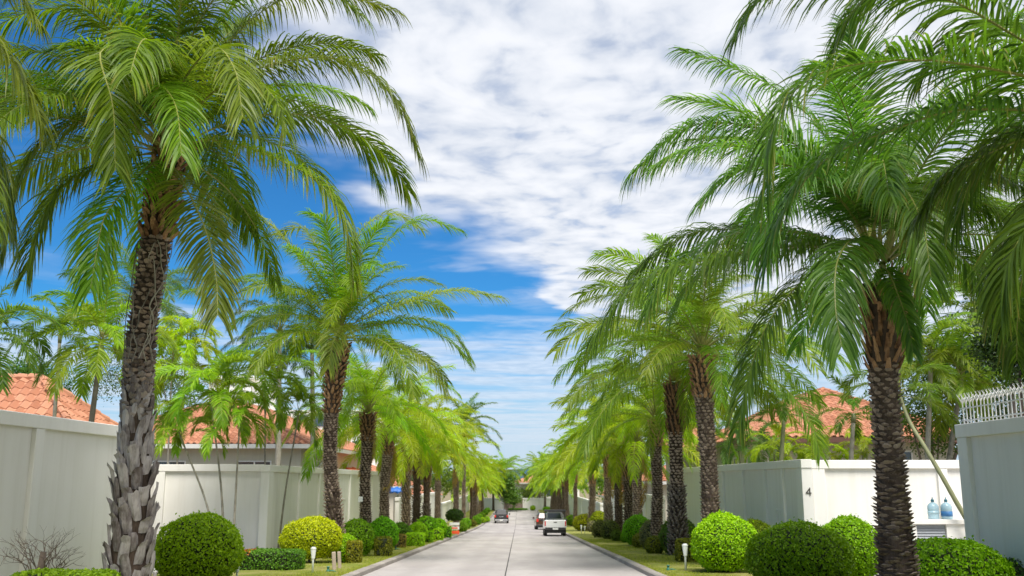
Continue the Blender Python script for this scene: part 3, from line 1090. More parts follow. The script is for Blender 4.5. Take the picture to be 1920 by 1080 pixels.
hero_fill(root, top, cro, 14, skip=lambda a, e: a > 110 and e < 80)

# --- palm just outside the frame on the left
YO = 11.0
root, org = palm_root('avenue_palm', 'palm trunk beyond the left edge, a few yellow green frond tips hanging in', at(-330, 900, YO)[0], YO, GL)
c0 = at(-330, 210, YO)
trunk_and_bases(root, [org, (org * .5 + c0 * .5), c0], [.30, .25, .30], [(0, 1, 'scar', 'boot_dark', .24, .17, .12, .12)], org=org)
top = c0 - org
T0 = (-330, 200, YO)
for i, (pts, kw) in enumerate([
    ([T0, (-200, 40, 11), (-90, 20, 11), (0, 90, 11), (50, 170, 11), (78, 235, 11)], dict(grav=.5)),
    ([T0, (-180, 150, 11.6), (-60, 200, 12), (0, 320, 12.3), (20, 440, 12.4)], dict(grav=.5)),
    ([T0, (-200, 200, 10.6), (-80, 280, 10.4), (-20, 400, 10.3)], dict(grav=.5)),
    ([T0, (-240, 20, 11.4), (-130, -60, 11.8), (0, -40, 12), (70, 40, 12)], dict(grav=.5)),
]):
    k2 = dict(HQ)
    k2.update(kw)
    guided(root, org, pts, (0.15, 0.19, 0.035), 240 + i, **k2)
hero_fill(root, top, c1, 3, skip=lambda a, e: (a < 85 or a > 275) and e < 80)

# --- remaining avenue palms: (px at the base, px/py of the crown, distance, crown radius scale, colour, trunk style)
LIME = (0.29, 0.385, 0.018)
GRN = (0.20, 0.31, 0.02)
DEEP = (0.09, 0.16, 0.035)
OFFL, OFFR = 6.87, 6.13


def avenue(px, Y, cx, cy, color, scale, label, grp, style='scar', n=26, pool='mid', singles=0, dead=0, rad=1.0):
    base = at(px, 960 + 3000.0 / Y, Y)
    root, org = palm_root('avenue_palm', label, base[0], Y, grp)
    c = at(cx, cy, Y)
    mid = org * .5 + c * .5 + np.array([random.uniform(-.06, .06), 0, 0])
    r = .235 * rad * (1.0 if Y < 100 else .85)
    zs = {'scar': [(0, .84, 'scar', 'boot_dark', .19, .16, .10, .15), (.80, 1.0, 'knob', 'boot_brown', .18, .24, .15, .12)],
          'knob': [(0, .7, 'knob', 'boot_dark', .17, .18, .13, .12), (.68, 1.0, 'stub', 'boot_brown', .19, .22, .14, .10)],
          'grey': [(0, .40, 'knob', 'boot_mid', .20, .20, .115, .08), (.38, .72, 'scar', 'boot_dark', .2, .16, .11, .15),
                   (.70, 1.0, 'stub', 'boot_brown', .20, .24, .15, .10)]}[style]
    trunk_and_bases(root, [org, org * .75 + c * .25, mid, org * .25 + c * .75, c], [r * 1.25, r * 1.05, r * .95, r * 1.05, r * 1.35], zs, singles=singles, org=org)
    top = c - org
    random_crown(root, top, color, n, scale, pool, elmin=6, dead=dead)
    return root


left = [
    (684, 42.5, 690, 778, (0.21, 0.34, 0.015), 0.92, 'third palm of the left row, smooth dark trunk and upright bright crown', 'scar'),
    (718, 48.5, 728, 812, LIME, .95, 'fourth palm of the left row, dry fronds hanging on its right side', 'scar'),
    (761, 58.0, 764, 835, LIME, 1.05, 'fifth palm of the left row, a small green plant growing on its trunk', 'knob'),
    (780, 64.0, 783, 845, (.30, .36, .04), 1.0, 'sixth palm of the left row, standing close behind the fifth', 'knob'),
    (799, 71.0, 801, 862, LIME, .95, 'seventh palm of the left row, short greyish trunk', 'grey'),
    (820, 80.0, 822, 850, GRN, 1.0, 'eighth palm of the left row, slim dark straight trunk', 'scar'),
    (855, 98.0, 856, 866, LIME, 1.0, 'ninth palm of the left row, reddish brown trunk near the round dark shrub', 'knob'),
    (869, 110.0, 871, 805, DEEP, 1.0, 'very tall dark crowned palm rising above the far left row', 'scar'),
    (889, 130.0, 891, 893, LIME, .95, 'stout far left palm with a pale brown skirt of dead fronds', 'knob'),
]
for (px, Y, cx, cy, col_, sc_, lb, st_) in left:
    avenue(px, Y, cx, cy, col_, sc_, lb, GL, st_, n=30 if Y < 75 else 28, pool='mid' if Y < 60 else 'far', dead=4 if 'skirt' in lb or 'dry' in lb else random.choice([0, 1, 2]),
           rad=1.3 if 'stout' in lb else 1.0)
right = [
    (1338, 30.0, 1316, 672, (0.17, 0.26, 0.03), 1.05, 'second palm of the right row, thick trunk flaring into brown stubs', 'scar', 36),
    (1272, 36.5, 1264, 722, (0.19, 0.28, 0.03), 1.08, 'third palm of the right row, pale grey leaf bases low on its trunk', 'grey', 36),
    (1232, 42.5, 1229, 790, GRN, .95, 'fourth palm of the right row, dark trunk behind the twiggy shrubs', 'scar', 28),
    (1197, 49.5, 1192, 835, LIME, 1.0, 'fifth palm of the right row, slim blackish trunk', 'scar', 28),
    (1180, 54.0, 1174, 845, LIME, 1.0, 'sixth palm of the right row, reddish upper trunk', 'knob', 28),
    (1161, 59.5, 1158, 858, GRN, .9, 'seventh palm of the right row, thin dark trunk under a drooping frond', 'scar', 28),
    (1142, 66.0, 1139, 850, LIME, 1.0, 'eighth palm of the right row, pale grey lower trunk', 'grey', 28),
    (1108, 82.0, 1112, 872, LIME, 1.0, 'ninth palm of the right row, leaning trunk by the bright yellow shrub', 'knob', 28),
    (1079, 104.0, 1078, 885, GRN, 1.0, 'tenth palm of the right row, slim dark trunk above the white pickup', 'scar', 28),
]
for (px, Y, cx, cy, col_, sc_, lb, st_, n_) in right:
    avenue(px, Y, cx, cy, col_, sc_, lb, GR, st_, n=n_, dead=random.choice([0, 1, 2]) if Y > 45 else 0, pool='mid' if Y < 60 else 'far', singles=200 if Y < 33 else 0, rad=1.12 if Y < 40 else 1.0)
for side in (-1, 1):
    off = OFFL if side < 0 else OFFR
    y = 119.0 if side > 0 else 141.0
    k = 0
    while y < 186:
        px = 972 + side * off / y * F
        h = random.uniform(4.4, 5.8)
        cz = g(y) + h
        cy_ = 900 - (cz - 1.7) / y * F * 0.97
        avenue(px, y, px + random.uniform(-3, 3), cy_, random.choice([LIME, GRN, LIME, GRN]), random.uniform(.95, 1.15),
               'distant palm near the far end of the %s row' % ('left' if side < 0 else 'right'), GL if side < 0 else GR,
               random.choice(['scar', 'knob']), n=30, pool='far')
        y += random.uniform(7.5, 9.5)
        k += 1

for (Y, px, cy, side, lb) in ((187, 925, 893, 'left', 'last palm of the left row beside the far end wall'), (196, 945, 888, 'left', 'palm peeping over the left part of the far end wall'),
                          (186, 1022, 893, 'right', 'last palm of the right row beside the far end wall'), (194, 1012, 885, 'right', 'palm peeping over the right part of the far end wall')):
    avenue(px, Y, px, cy, GRN, 1.12, lb, GL if side == 'left' else GR, 'scar', n=30, pool='far')

# ------------------------------------------------------------------ walls
def wall_run(label, x_face, side, y0, y1, ztop, pil, niche=(), cap_h=0.26, cat='wall'):
    """boundary wall along the road; face at x_face, facing the road; side -1 left, 1 right. pil = list of (ya, yb)"""
    t = thing('boundary_wall', label, cat, (x_face, y0, g(y0)), 0, 'white boundary walls of the houses')
    o = np.array([x_face, y0, g(y0)])
    zb = g(y1) - 0.3
    d = side

    def bx(name, xa, xb, ya, yb, za, zc, mat, b=0.008):
        mb = MB()
        mb.box(min(xa, xb) - o[0], max(xa, xb) - o[0], ya - o[1], yb - o[1], za - o[2], zc - o[2], b=b)
        return link(name, mb.mesh(name, [M[mat]]), t)
    bx('wall_panel', x_face + d * 0.09, x_face + d * 0.30, y0 + .06, y1 - .06, zb, ztop - cap_h + 0.01, 'wall')
    bx('cap', x_face - d * 0.012, x_face + d * 0.33, y0 - .01, y1 + .01, ztop - cap_h, ztop, 'cap', 0.012)
    for (a, b) in pil:
        bx('pilaster', x_face, x_face + d * 0.32, a, b, zb, ztop - cap_h - 0.003, 'cap')
    for (a, b, za, zc) in niche:      # raised frame of a smaller blind panel
        w_ = 0.05
        mb = MB()
        xa, xb = sorted((x_face + d * 0.055 - o[0], x_face + d * 0.10 - o[0]))
        mb.box(xa, xb, a - o[1], a + w_ - o[1], za - o[2], zc - o[2])
        mb.box(xa, xb, b - w_ - o[1], b - o[1], za - o[2], zc - o[2])
        mb.box(xa, xb, a + w_ - o[1], b - w_ - o[1], zc - w_ - o[2], zc - o[2])
        mb.box(xa, xb, a + w_ - o[1], b - w_ - o[1], za - o[2], za + w_ - o[2])
        link('panel_frame', mb.mesh('panel_frame', [M['cap']]), t)
    return t, o


def ywall(px, off):
    return off * F / abs(px - 972)


def wall_cross(label, y_face, xa, xb, ztop, pil, cap_h=0.26):
    """boundary wall across the view, facing the camera"""
    t = thing('boundary_wall', label, 'wall', ((xa + xb) / 2, y_face, g(y_face)), 0, 'white boundary walls of the houses')
    o = np.array([(xa + xb) / 2, y_face, g(y_face)])
    zb = g(y_face) - 0.4

    def bx(name, x0, x1, y0, y1, z0, z1, mat, b=0.008):
        mb = MB()
        mb.box(x0 - o[0], x1 - o[0], y0 - o[1], y1 - o[1], z0 - o[2], z1 - o[2], b=b)
        link(name, mb.mesh(name, [M[mat]]), t)
    bx('wall_panel', xa + .06, xb - .03, y_face + .09, y_face + .29, zb, ztop - cap_h + .01, 'wall')
    bx('cap', xa - .01, xb + .01, y_face - .012, y_face + .33, ztop - cap_h, ztop, 'cap', .012)
    for (a, b) in pil:
        bx('pilaster', a, b, y_face, y_face + .31, zb, ztop - cap_h - .003, 'cap')
    return t, o


wall_run('long white wall behind the bare shrub and the nearest left palm', -9.0, -1, -30.0, 23.6, 2.95,
         [(-4.2, -3.85), (4.2, 4.6), (11.0, 11.35), (18.8, 19.15), (23.2, 23.58)])
wall_cross('white wall facing the street beside the slim cane palms, left of the yellow shrub', 36.9, -22, -9.34, 2.28, [(-13.4, -13.0), (-18, -17.6)])
wall_run('white wall running away behind the second to fourth left palms', -9.0, -1, 36.7, 66.5, 2.26,
         [(36.72, 37.4), (42.0, 42.35), (46.2, 46.5), (50.4, 50.7), (54.6, 54.9), (58.8, 59.1), (62.9, 63.2), (66.1, 66.45)],
         [(47.8, 49.4, -.6, .7), (52.0, 53.6, -.6, .7)])
wall_run('lower white wall farther down on the left, past the red carport roof', -9.0, -1, 77.0, 112.0, 0.35,
         [(77.05, 77.5), (84, 84.35), (91, 91.35), (98, 98.35), (105, 105.35)])
wall_run('most distant white wall on the left side', -9.0, -1, 120.0, 188.0, -1.1, [(120.05, 120.5), (135, 135.4), (150, 150.4), (165, 165.4)])
y_r1 = 19.2
t, o = wall_run('near white wall at the right edge, topped by white metal spikes', 9.0, 1, -30.0, y_r1, 2.77,
                [(-4.5, -4.1), (4.1, 4.5), (y_r1 - .42, y_r1 - .02), (9.5, 9.9)], [(13.6, 16.95, -.35, 1.28)])
# spiked railing on that wall
rl = thing('spiked_railing', 'white metal railing with bent spikes on top of the near right wall', 'railing', (9.12, 4.2, 2.77))
mb = MB()
for z in (.06, .30, .46):
    mb.box(-.012, .012, 0, y_r1 - 4.3, z, z + .022)
link('rail', mb.mesh('rail', [M['white']]), rl)
pk = MB()
pk.tube([(0, 0, 0), (0, 0, .40), (-.05, 0, .50), (-.10, 0, .58)], [.011, .011, .010, .003], 6)
pk.tube([(0, 0, .40), (.045, 0, .50), (.09, 0, .57)], [.010, .009, .003], 6)
pk.tube([(0, 0, .40), (0, 0, .60)], [.010, .003], 6)
pme = pk.mesh('picket', [M['white']], smooth=False)
k = 0.06
while k < y_r1 - 4.35:
    link('picket', pme, rl, loc=(0, k, 0), rot=(random.uniform(-.02, .02), random.uniform(-.02, .02), 0))
    k += 0.145
t, o4 = wall_cross('white wall facing the street with the house number four', 30.0, 9.33, 19.0, 2.30, [(9.36, 9.75), (13.2, 13.5), (17, 17.3)])
# corner pier carries the number
wall_run('white wall running away behind the second right palm', 9.0, 1, 29.85, 52.5, 2.32,
         [(29.87, 30.5), (32.1, 32.35), (34.4, 34.65), (37.8, 38.05), (41.5, 41.75), (46, 46.3), (52.1, 52.45)], [(32.6, 33.3, -.5, .75)])
wall_run('lower white wall on the right beyond the fourth palm', 9.0, 1, 60.0, 96.0, 0.75, [(60.05, 60.5), (67, 67.35), (74, 74.35), (81, 81.35), (88, 88.35)])
wall_run('most distant white wall on the right side', 9.0, 1, 104.0, 188.0, -0.7, [(104.05, 104.5), (120, 120.4), (136, 136.4), (152, 152.4)])
M['number'] = simple('bronze_number', (0.06, 0.055, 0.045), 0.5, .2)
nc = at(1516, 922, 29.87)
num = MB()
def bar2(mb, p, q, w_=.035, d=.02):
    p, q = np.array(p, float), np.array(q, float)
    v = (q - p) / np.linalg.norm(q - p)
    nrm = np.array([-v[1], v[0]]) * w_ / 2
    P = [p + nrm, p - nrm, q - nrm, q + nrm]
    mb.prism([(a[0], a[1]) for a in P], 1, -d, 0)
bar2(num, (.038, -.12), (.038, .12), .026)
bar2(num, (.048, .112), (-.075, -.034), .026, .021)
bar2(num, (-.086, -.038), (.082, -.038), .026, .022)
thing('house_number', 'dark house number 4 on the white wall', 'house number', (nc[0], 29.868, nc[2]), 0, me=num.mesh('house_number', [M['number']]))

# meter box (low masonry box with grey louvred door) with water bottles, right gap
yb_ = 24.5
xl, xr_ = at(1712, 1000, yb_)[0], at(1800, 1000, yb_)[0]
zt = at(1750, 974, yb_)[2]
mbx = thing('utility_box', 'low cream masonry box with a grey slatted door beside the near wall', 'utility box', (xl, yb_, g(yb_)))
mb = MB()
mb.box(0, .10, 0, .5, -.1, zt - g(yb_) - .12, b=.005)
mb.box(xr_ - xl - .32, xr_ - xl + .4, 0, .5, -.1, zt - g(yb_) - .12, b=.005)
mb.box(.10, xr_ - xl - .32, .1, .5, -.1, zt - g(yb_) - .12)
link('body', mb.mesh('body', [M['cap']]), mbx)
mb = MB()
mb.box(-.05, xr_ - xl + .45, -.06, .56, zt - g(yb_) - .117, zt - g(yb_), b=.01)
link('top_slab', mb.mesh('top_slab', [M['cap']]), mbx)
M['louvre'] = simple('grey_louvre', (0.33, 0.35, 0.38), .5, .1)
sl = MB().add([(0, 0, 0), (xr_ - xl - .44, 0, 0), (xr_ - xl - .44, .03, .06), (0, .03, .06), (0, .008, -.004), (xr_ - xl - .44, .008, -.004)],
              [(0, 1, 2, 3), (0, 4, 5, 1)])
sme = sl.mesh('slat', [M['louvre']])
for i in range(13):
    link('slat', sme, mbx, loc=(.11, .05, zt - g(yb_) - .20 - i * .065))
M['bottle'] = simple('bottle_plastic', (0.42, 0.60, 0.68), .15, .15, 3)
M['bottle_cap'] = simple('bottle_cap', (0.03, 0.16, 0.22), .4)
M['bottle_label'] = simple('bottle_label', (0.06, 0.22, 0.50), .5)
for i, (px, lb) in enumerate(((1751, 'left clear water jug with a faint label on the utility box'), (1776, 'right clear water jug with a blue label band on the utility box'))):
    p = at(px, 972, yb_ + .25)
    b = thing('water_jug', lb, 'water bottle', (p[0], yb_ + .25, zt), 0, 'water jugs on the utility box')
    mb = MB()
    mb.lathe([(.001, 0), (.125, .005), (.135, .03), (.128, .10), (.135, .12), (.128, .20), (.135, .22), (.135, .31), (.10, .37), (.035, .41), (.03, .43)], 20)
    link('jug', mb.mesh('jug', [M['bottle']], True), b)
    mb = MB().lathe([(.04, .425), (.04, .47), (.015, .49), (.012, .53), (.001, .535)], 12)
    link('lid', mb.mesh('lid', [M['bottle_cap']], True), b)
    mb = MB().lathe([(.1385, .13), (.1385, .20)] if i == 0 else [(.1385, .07), (.1385, .19)], 20)
    link('label_band', mb.mesh('label_band', [M['bottle_label'] if i else M['bottle']], True), b)

# driveways
for nm, xa, xb, y0, y1 in (('driveway_left', -24, -9.0, 23.9, 36.6), ('driveway_right', 9.0, 24, 19.5, 29.8)):
    mb = MB()
    mb.add([(xa, y0, g(y0) + .10), (xb, y0, g(y0) + .10), (xb, y1, g(y1) + .10), (xa, y1, g(y1) + .10)], [(0, 1, 2, 3)])
    link(nm, mb.mesh(nm, [M['drive']]), kind='structure')

# ------------------------------------------------------------------ houses
def tile_template(w=.34, l=.42):
    V, Fs = [], []
    nseg = 6
    for j, yy in enumerate((0.0, l)):
        for i in range(nseg + 1):
            u = i / nseg
            z = .045 * math.sin(u * 2 * PI) + (.045 if j == 0 else .02)
            V.append((u * w, yy, z))
    n = nseg + 1
    for i in range(nseg):
        Fs.append((i, i + 1, n + i + 1, n + i))
    # front lip
    o = len(V)
    for i in range(n):
        V.append((V[i][0], 0, V[i][2] - .035))
    for i in range(nseg):
        Fs.append((i, o + i, o + i + 1, i + 1))
    return np.array(V), np.array(Fs)


TW, TL = .36, .40
TTV, TTF = tile_template(TW, TL + .04)


def in_poly(p, poly):
    c = False
    n = len(poly)
    for i in range(n):
        a, b = poly[i], poly[(i + 1) % n]
        if (a[1] > p[1]) != (b[1] > p[1]) and p[0] < (b[0] - a[0]) * (p[1] - a[1]) / (b[1] - a[1]) + a[0]:
            c = not c
    return c


def hip_roof(house, o, x0, x1, y0, y1, ze, zr, mat='tile', singles=290, over=.0, tiles=True):
    """hip roof, ridge along the longer side; tiles on the faces turned to the street and the camera"""
    W, D = x1 - x0, y1 - y0
    if D > W:
        h = W / 2
        r0, r1 = (x0 + h, y0 + h, zr), (x0 + h, y1 - h, zr)
    else:
        h = D / 2
        r0, r1 = (x0 + h, y0 + h, zr), (x1 - h, y0 + h, zr)
    A, B, Cc, Dd = (x0, y0, ze), (x1, y0, ze), (x1, y1, ze), (x0, y1, ze)
    V = [A, B, Cc, Dd, r0, r1]
    if D > W:
        Fs = [(0, 1, 4), (1, 2, 5, 4), (2, 3, 5), (3, 0, 4, 5)]
    else:
        Fs = [(0, 1, 5, 4), (1, 2, 5), (2, 3, 4, 5), (3, 0, 4)]
    V = [tuple(np.array(v) - o) for v in V]
    mb = MB()
    mb.add(V, Fs + [(3, 2, 1, 0)])
    roof = link('roof', mb.mesh('roof', [M[mat]]), house)
    if not tiles:
        return roof
    tme = mk_mesh('tile', TTV, TTF, [M[mat]], attr=np.zeros(len(TTV)))
    cand = []
    for fi, f in enumerate(Fs):
        P = [np.array(V[i]) for i in f]
        e = P[1] - P[0]
        e /= np.linalg.norm(e)
        nrm = np.cross(P[1] - P[0], P[-1] - P[0])
        nrm /= np.linalg.norm(nrm)
        if nrm[2] < 0:
            nrm = -nrm
        upv = np.cross(nrm, e)
        if upv[2] < 0:
            upv = -upv
        cen = sum(P) / len(P) + o
        if np.dot(nrm, CAM - cen) < 0:
            continue
        poly = [(np.dot(p - P[0], e), np.dot(p - P[0], upv)) for p in P]
        L_, H_ = max(q[0] for q in poly), max(q[1] for q in poly)
        j = 0
        v = 0.0
        while v < H_ - .1:
            u = 0.0
            while u < L_:
                if in_poly((u + TW / 2, v + TL / 2), poly):
                    loc = P[0] + e * u + upv * v + nrm * .01
                    cand.append((np.linalg.norm(loc + o - CAM), loc, e, upv, nrm))
                u += TW
            v += TL
    cand.sort(key=lambda q: q[0])
    for i, (d, loc, e, u_, n_) in enumerate(cand[:singles]):
        q = link('tile', tme, roof)
        mt = Matrix(((e[0], u_[0], n_[0]), (e[1], u_[1], n_[1]), (e[2], u_[2], n_[2])))
        q.matrix_local = Matrix.Translation(Vector(loc)) @ (mt @ Matrix.Rotation(random.uniform(-.01, .01), 3, 'Z')).to_4x4()
    rest = cand[singles:]
    if rest:
        VV = [TTV @ np.stack([e, u_, n_]) + loc for d, loc, e, u_, n_ in rest]
        FF = [TTF + i * len(TTV) for i in range(len(rest))]
        tn = np.repeat(rng.uniform(0, 1, len(rest)), len(TTV))
        link('roof_tiles', mk_mesh('roof_tiles', np.vstack(VV), np.vstack(FF), [M[mat]], attr=tn), roof, kind='stuff')
    # ridge and hip caps
    mb = MB()
    pairs = [(V[4], V[5])] + ([(V[0], V[4]), (V[1], V[4]), (V[2], V[5]), (V[3], V[5])] if D > W else [(V[0], V[4]), (V[3], V[4]), (V[1], V[5]), (V[2], V[5])])
    for a, b in pairs:
        a, b = np.array(a), np.array(b)
        n = max(2, int(np.linalg.norm(b - a) / .4))
        for k in range(n):
            p, q = a + (b - a) * k / n, a + (b - a) * (k + 1.06) / n
            mb.tube([p + [0, 0, .05], q + [0, 0, .03]], [.13, .11], 8)
    link('ridge_caps', mb.mesh('ridge_caps', [M[mat]]), roof)
    return roof


def house(label, x0, x1, y0, y1, ze, zr, fascia='gutter', mat='tile', over=.7, singles=290, windows=(), tiles=True, wallmat='house', cat='house', name='house'):
    gz = g(y0) - .5
    o = np.array([(x0 + x1) / 2, y0, gz])
    t = thing(name, label, cat, o)
    mb = MB()
    mb.box(x0 + over - o[0], x1 - over - o[0], y0 + over - o[1], y1 - over - o[1], 0, ze - gz - .02)
    link('wall', mb.mesh('wall', [M[wallmat]]), t)
    hip_roof(t, o, x0, x1, y0, y1, ze, zr, mat, singles, tiles=tiles)
    mb = MB()
    for (a, b, c, d) in ((x0 - .04, x1 + .04, y0 - .04, y0 + .06), (x0 - .04, x1 + .04, y1 - .06, y1 + .04), (x0 - .04, x0 + .06, y0 + .065, y1 - .065), (x1 - .06, x1 + .04, y0 + .065, y1 - .065)):
        mb.box(a - o[0], b - o[0], c - o[1], d - o[1], ze - gz - .26, ze - gz - .01)
    link('fascia', mb.mesh('fascia', [M[fascia]]), t)
    for (face, u0, u1, z0, z1) in windows:
        mb = MB()
        gl = MB()
        fr = .07
        def ad(m_, a, b, c, d, dp0, dp1):
            if face == 'front':
                m_.box(a - o[0], b - o[0], y0 + over - dp1 - o[1], y0 + over - dp0 - o[1], c - gz, d - gz)
            elif face == 'right':
                m_.box(x1 - over + dp0 - o[0], x1 - over + dp1 - o[0], a - o[1], b - o[1], c - gz, d - gz)
            else:
                m_.box(x0 + over - dp1 - o[0], x0 + over - dp0 - o[0], a - o[1], b - o[1], c - gz, d - gz)
        ad(mb, u0, u1, z0, z0 + fr, -.05, .06)
        ad(mb, u0, u1, z1 - fr, z1, -.05, .06)
        ad(mb, u0, u0 + fr, z0 + fr, z1 - fr, -.05, .058)
        ad(mb, u1 - fr, u1, z0 + fr, z1 - fr, -.05, .058)
        ad(mb, (u0 + u1) / 2 - fr / 2, (u0 + u1) / 2 + fr / 2, z0 + fr, z1 - fr, -.05, .055)
        wo = link('window', mb.mesh('window', [M['white']]), t)
        ad(gl, u0 + fr, u1 - fr, z0 + fr, z1 - fr, -.04, .02)
        link('pane', gl.mesh('pane', [M['glass']]), wo)
    return t, o


# left, behind the near wall
pk_ = at(50, 712, 34)
house('villa with a pale orange tiled roof behind the nearest left wall', -27.0, -13.6, 31.0, 37.0, 2.8, 5.25, singles=290)
hB, oB = house('villa with orange roof and white gutter behind the slim cane palms', -26, -11.6, 56, 84, 3.75, 6.9, 'gutter', singles=290,
               windows=[('right', 60, 62, 1.4, 2.9), ('right', 70, 72, 1.4, 2.9), ('front', -16, -14, 1.3, 2.8), ('front', -21, -19, 1.3, 2.8)])
mb = MB()
px_ = -12.28 - oB[0]
mb.tube([(px_ + .55, 6, 3.5 - oB[2]), (px_ + .5, 6, 3.1 - oB[2]), (px_ + .06, 5.2, 2.5 - oB[2]), (px_ + .06, 5.2, 0)], .06, 8)
link('downpipe', mb.mesh('downpipe', [M['white']]), hB)
# house B's lower garden roof + blue tarpaulin stand
house('low carport with a bright red tiled roof beyond the second left wall', -17, -9.6, 68, 77, 1.55, 2.9, 'gutter', 'tile_red', .5, singles=120, name='carport', cat='carport')
tp = MB()
P0, P1 = at(728, 921, 77.5), at(753, 921, 77.5)
n = 14
V = []
for j, zz0 in enumerate((.30, 0, -.14)):
    for i in range(n):
        u = i / (n - 1)
        V.append((P0[0] + (P1[0] - P0[0]) * u * 1.3, 77.6 + .3 * (j == 0) - .05 * math.sin(i * 1.9), P0[2] + zz0 + .05 * math.sin(i * 1.3 + j)))
tp.add(V, [(j * n + i, j * n + i + 1, (j + 1) * n + i + 1, (j + 1) * n + i) for j in range(2) for i in range(n - 1)])
M['tarp'] = simple('blue_tarp', (0.02, 0.14, 0.52), .5, .2)
tm = tp.mesh('tarpaulin', [M['tarp']], True)
tarp = thing('tarpaulin', 'crumpled blue tarpaulin lying on the wall under the red carport roof', 'tarpaulin', me=tm)
sol = tarp.modifiers.new('thick', 'SOLIDIFY')
sol.thickness = .02
# right house
hC, oC = house('villa with an orange tiled hip roof and brown eaves behind the wall with number four', 11.4, 22.2, 46.5, 64, 3.72, 6.45, 'fascia', singles=290,
               windows=[('front', 17.6, 19.4, 1.7, 3.1), ('left', 52, 54, 1.4, 2.9)])
mb = MB().lathe([(.02, 0), (.13, -.05), (.16, -.2), (.10, -.26), (.001, -.27)], 12)
link('wall_lamp', mb.mesh('wall_lamp', [M['fascia']]), hC, loc=(at(1417, 834, 47.0)[0] - oC[0], .35, 3.6 - oC[2]))
# porch of a further house
hD, oD = house('small porch with orange roof and one pale post behind the second right palm', 9.9, 14.6, 62.5, 70, 3.75, 5.3, 'fascia', over=.9, singles=200, name='porch', cat='porch')
for (a, b) in ((10.2, 62.9), (10.2, 69.4)):
    mb = MB().box(a - .1 - oD[0], a + .1 - oD[0], b - .1 - oD[1], b + .1 - oD[1], 0, 3.7 - oD[2], b=.01)
    link('post', mb.mesh('post', [M['gutter']]), hD)
house('pale house with orange roof behind the middle of the right row', 11.5, 24, 80, 98, 1.6, 4.3, singles=150, windows=[('left', 83, 85, -.6, .9), ('left', 90, 92, -.6, .9)])
house('distant pale house with orange roof far down on the right', 11.5, 24, 118, 140, -.3, 2.6, tiles=False)
house('distant house with faded orange roof far down on the left', -24, -11.5, 98, 116, 1.1, 3.9, singles=120, windows=[('right', 101, 103, -1.2, .3), ('right', 108, 110, -1.2, .3)])
house('farthest left house behind the row, pale walls and orange roof', -24, -11.5, 134, 156, -.6, 2.2, tiles=False)

# pale apartment block behind the left houses
bt = thing('apartment_block', 'tall pale flat roofed building far behind the second left palm', 'building', (-30, 112, g(112) - .5))
gz = g(112) - .5
mb = MB()
xt0, xt1 = at(392, 720, 112)[0], at(470, 720, 112)[0]
ztw = at(420, 712, 112)[2]
zmn = at(600, 768, 112)[2]
mb.box(xt0 + 30, xt1 + 30, 0, 12, 0, ztw - gz)
link('tower', mb.mesh('tower', [M['cap']]), bt)
mb = MB().box(xt0 + 30 - .5, xt1 + 30 + .5, -.5, 12.5, ztw - gz + .003, ztw - gz + .4)
mb.box(xt0 + 30 - .3, xt1 + 30 + .3, -.3, 0, ztw - gz - 1.6, ztw - gz - 1.2)
link('roof_slab', mb.mesh('roof_slab', [M['cap']]), bt)
mb = MB().box(xt1 + 30.02, 30 - 14.5, .6, 12, 0, zmn - gz)
link('wall', mb.mesh('wall', [M['cap']]), bt)
for fl in range(3):
    for k in range(6):
        x_ = xt1 + 31 + k * 2.2
        z_ = zmn - gz - 1.9 - fl * 3.0
        mb = MB().box(x_, x_ + 1.4, .5, .62, z_, z_ + 1.3)
        link('window', mb.mesh('window', [M['glass']]), bt)
for fl in range(3):
    z_ = ztw - gz - 3.4 - fl * 3.0
    for k in range(2):
        x_ = xt0 + 30.7 + k * 2.0
        mb = MB().box(x_, x_ + 1.2, -.1, .1, z_, z_ + 1.3)
        link('window', mb.mesh('window', [M['glass']]), bt)

# far end of the street
wall_cross('wall across the far end of the street', 190.5, -9, 9, at(980, 934, 190)[2], [(-.2, .2), (-5, -4.6), (4.6, 5)])
house('pale house with an orange roof straight ahead beyond the end of the street', -1.5, 13.5, 200, 214, at(980, 905, 200)[2], at(1000, 883, 205)[2], tiles=False, wallmat='wall',
      windows=[('front', 1.5, 3.5, -1.6, -.1), ('front', 6, 8, -1.6, -.1)])
M['gate'] = simple('brown_gate', (0.25, 0.18, 0.15), .6, .2)
gt = thing('street_end_gate', 'brownish gate in the wall at the far end of the street', 'gate', (-2.4, 190.3, g(190)))
for k in range(10):
    mb = MB().box(k * .36, k * .36 + .33, -.05, .05, .1, 2.3, b=.01)
    link('plank', mb.mesh('plank', [M['gate']]), gt)

# hills
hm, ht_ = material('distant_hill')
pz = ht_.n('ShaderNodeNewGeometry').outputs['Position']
hc = ht_.mix(ht_.noise(pz, .01, 5), rgb(.040, .085, .115), rgb(.065, .12, .15))  # blue of the distance haze is mixed into the hill's colour
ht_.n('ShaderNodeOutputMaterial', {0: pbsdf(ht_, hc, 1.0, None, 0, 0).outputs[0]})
V, Fs = [], []
n = 90
for j in range(5):
    for i in range(n):
        x = -1300 + 2600 * i / (n - 1)
        h = 21 + 12 * math.exp(-((x - 12) / 70) ** 2) + 4 * math.sin(x * .004 + 1) + 2 * math.sin(x * .017) + 1 * math.sin(x * .07)
        V.append((x, 1900 + j * 90, -10 + h * math.sin(j / 4 * PI * .5 + .0)))
for j in range(4):
    for i in range(n - 1):
        Fs.append((j * n + i, j * n + i + 1, (j + 1) * n + i + 1, (j + 1) * n + i))
link('hills', mk_mesh('hills', V, Fs, [hm], smooth=True), kind='structure')

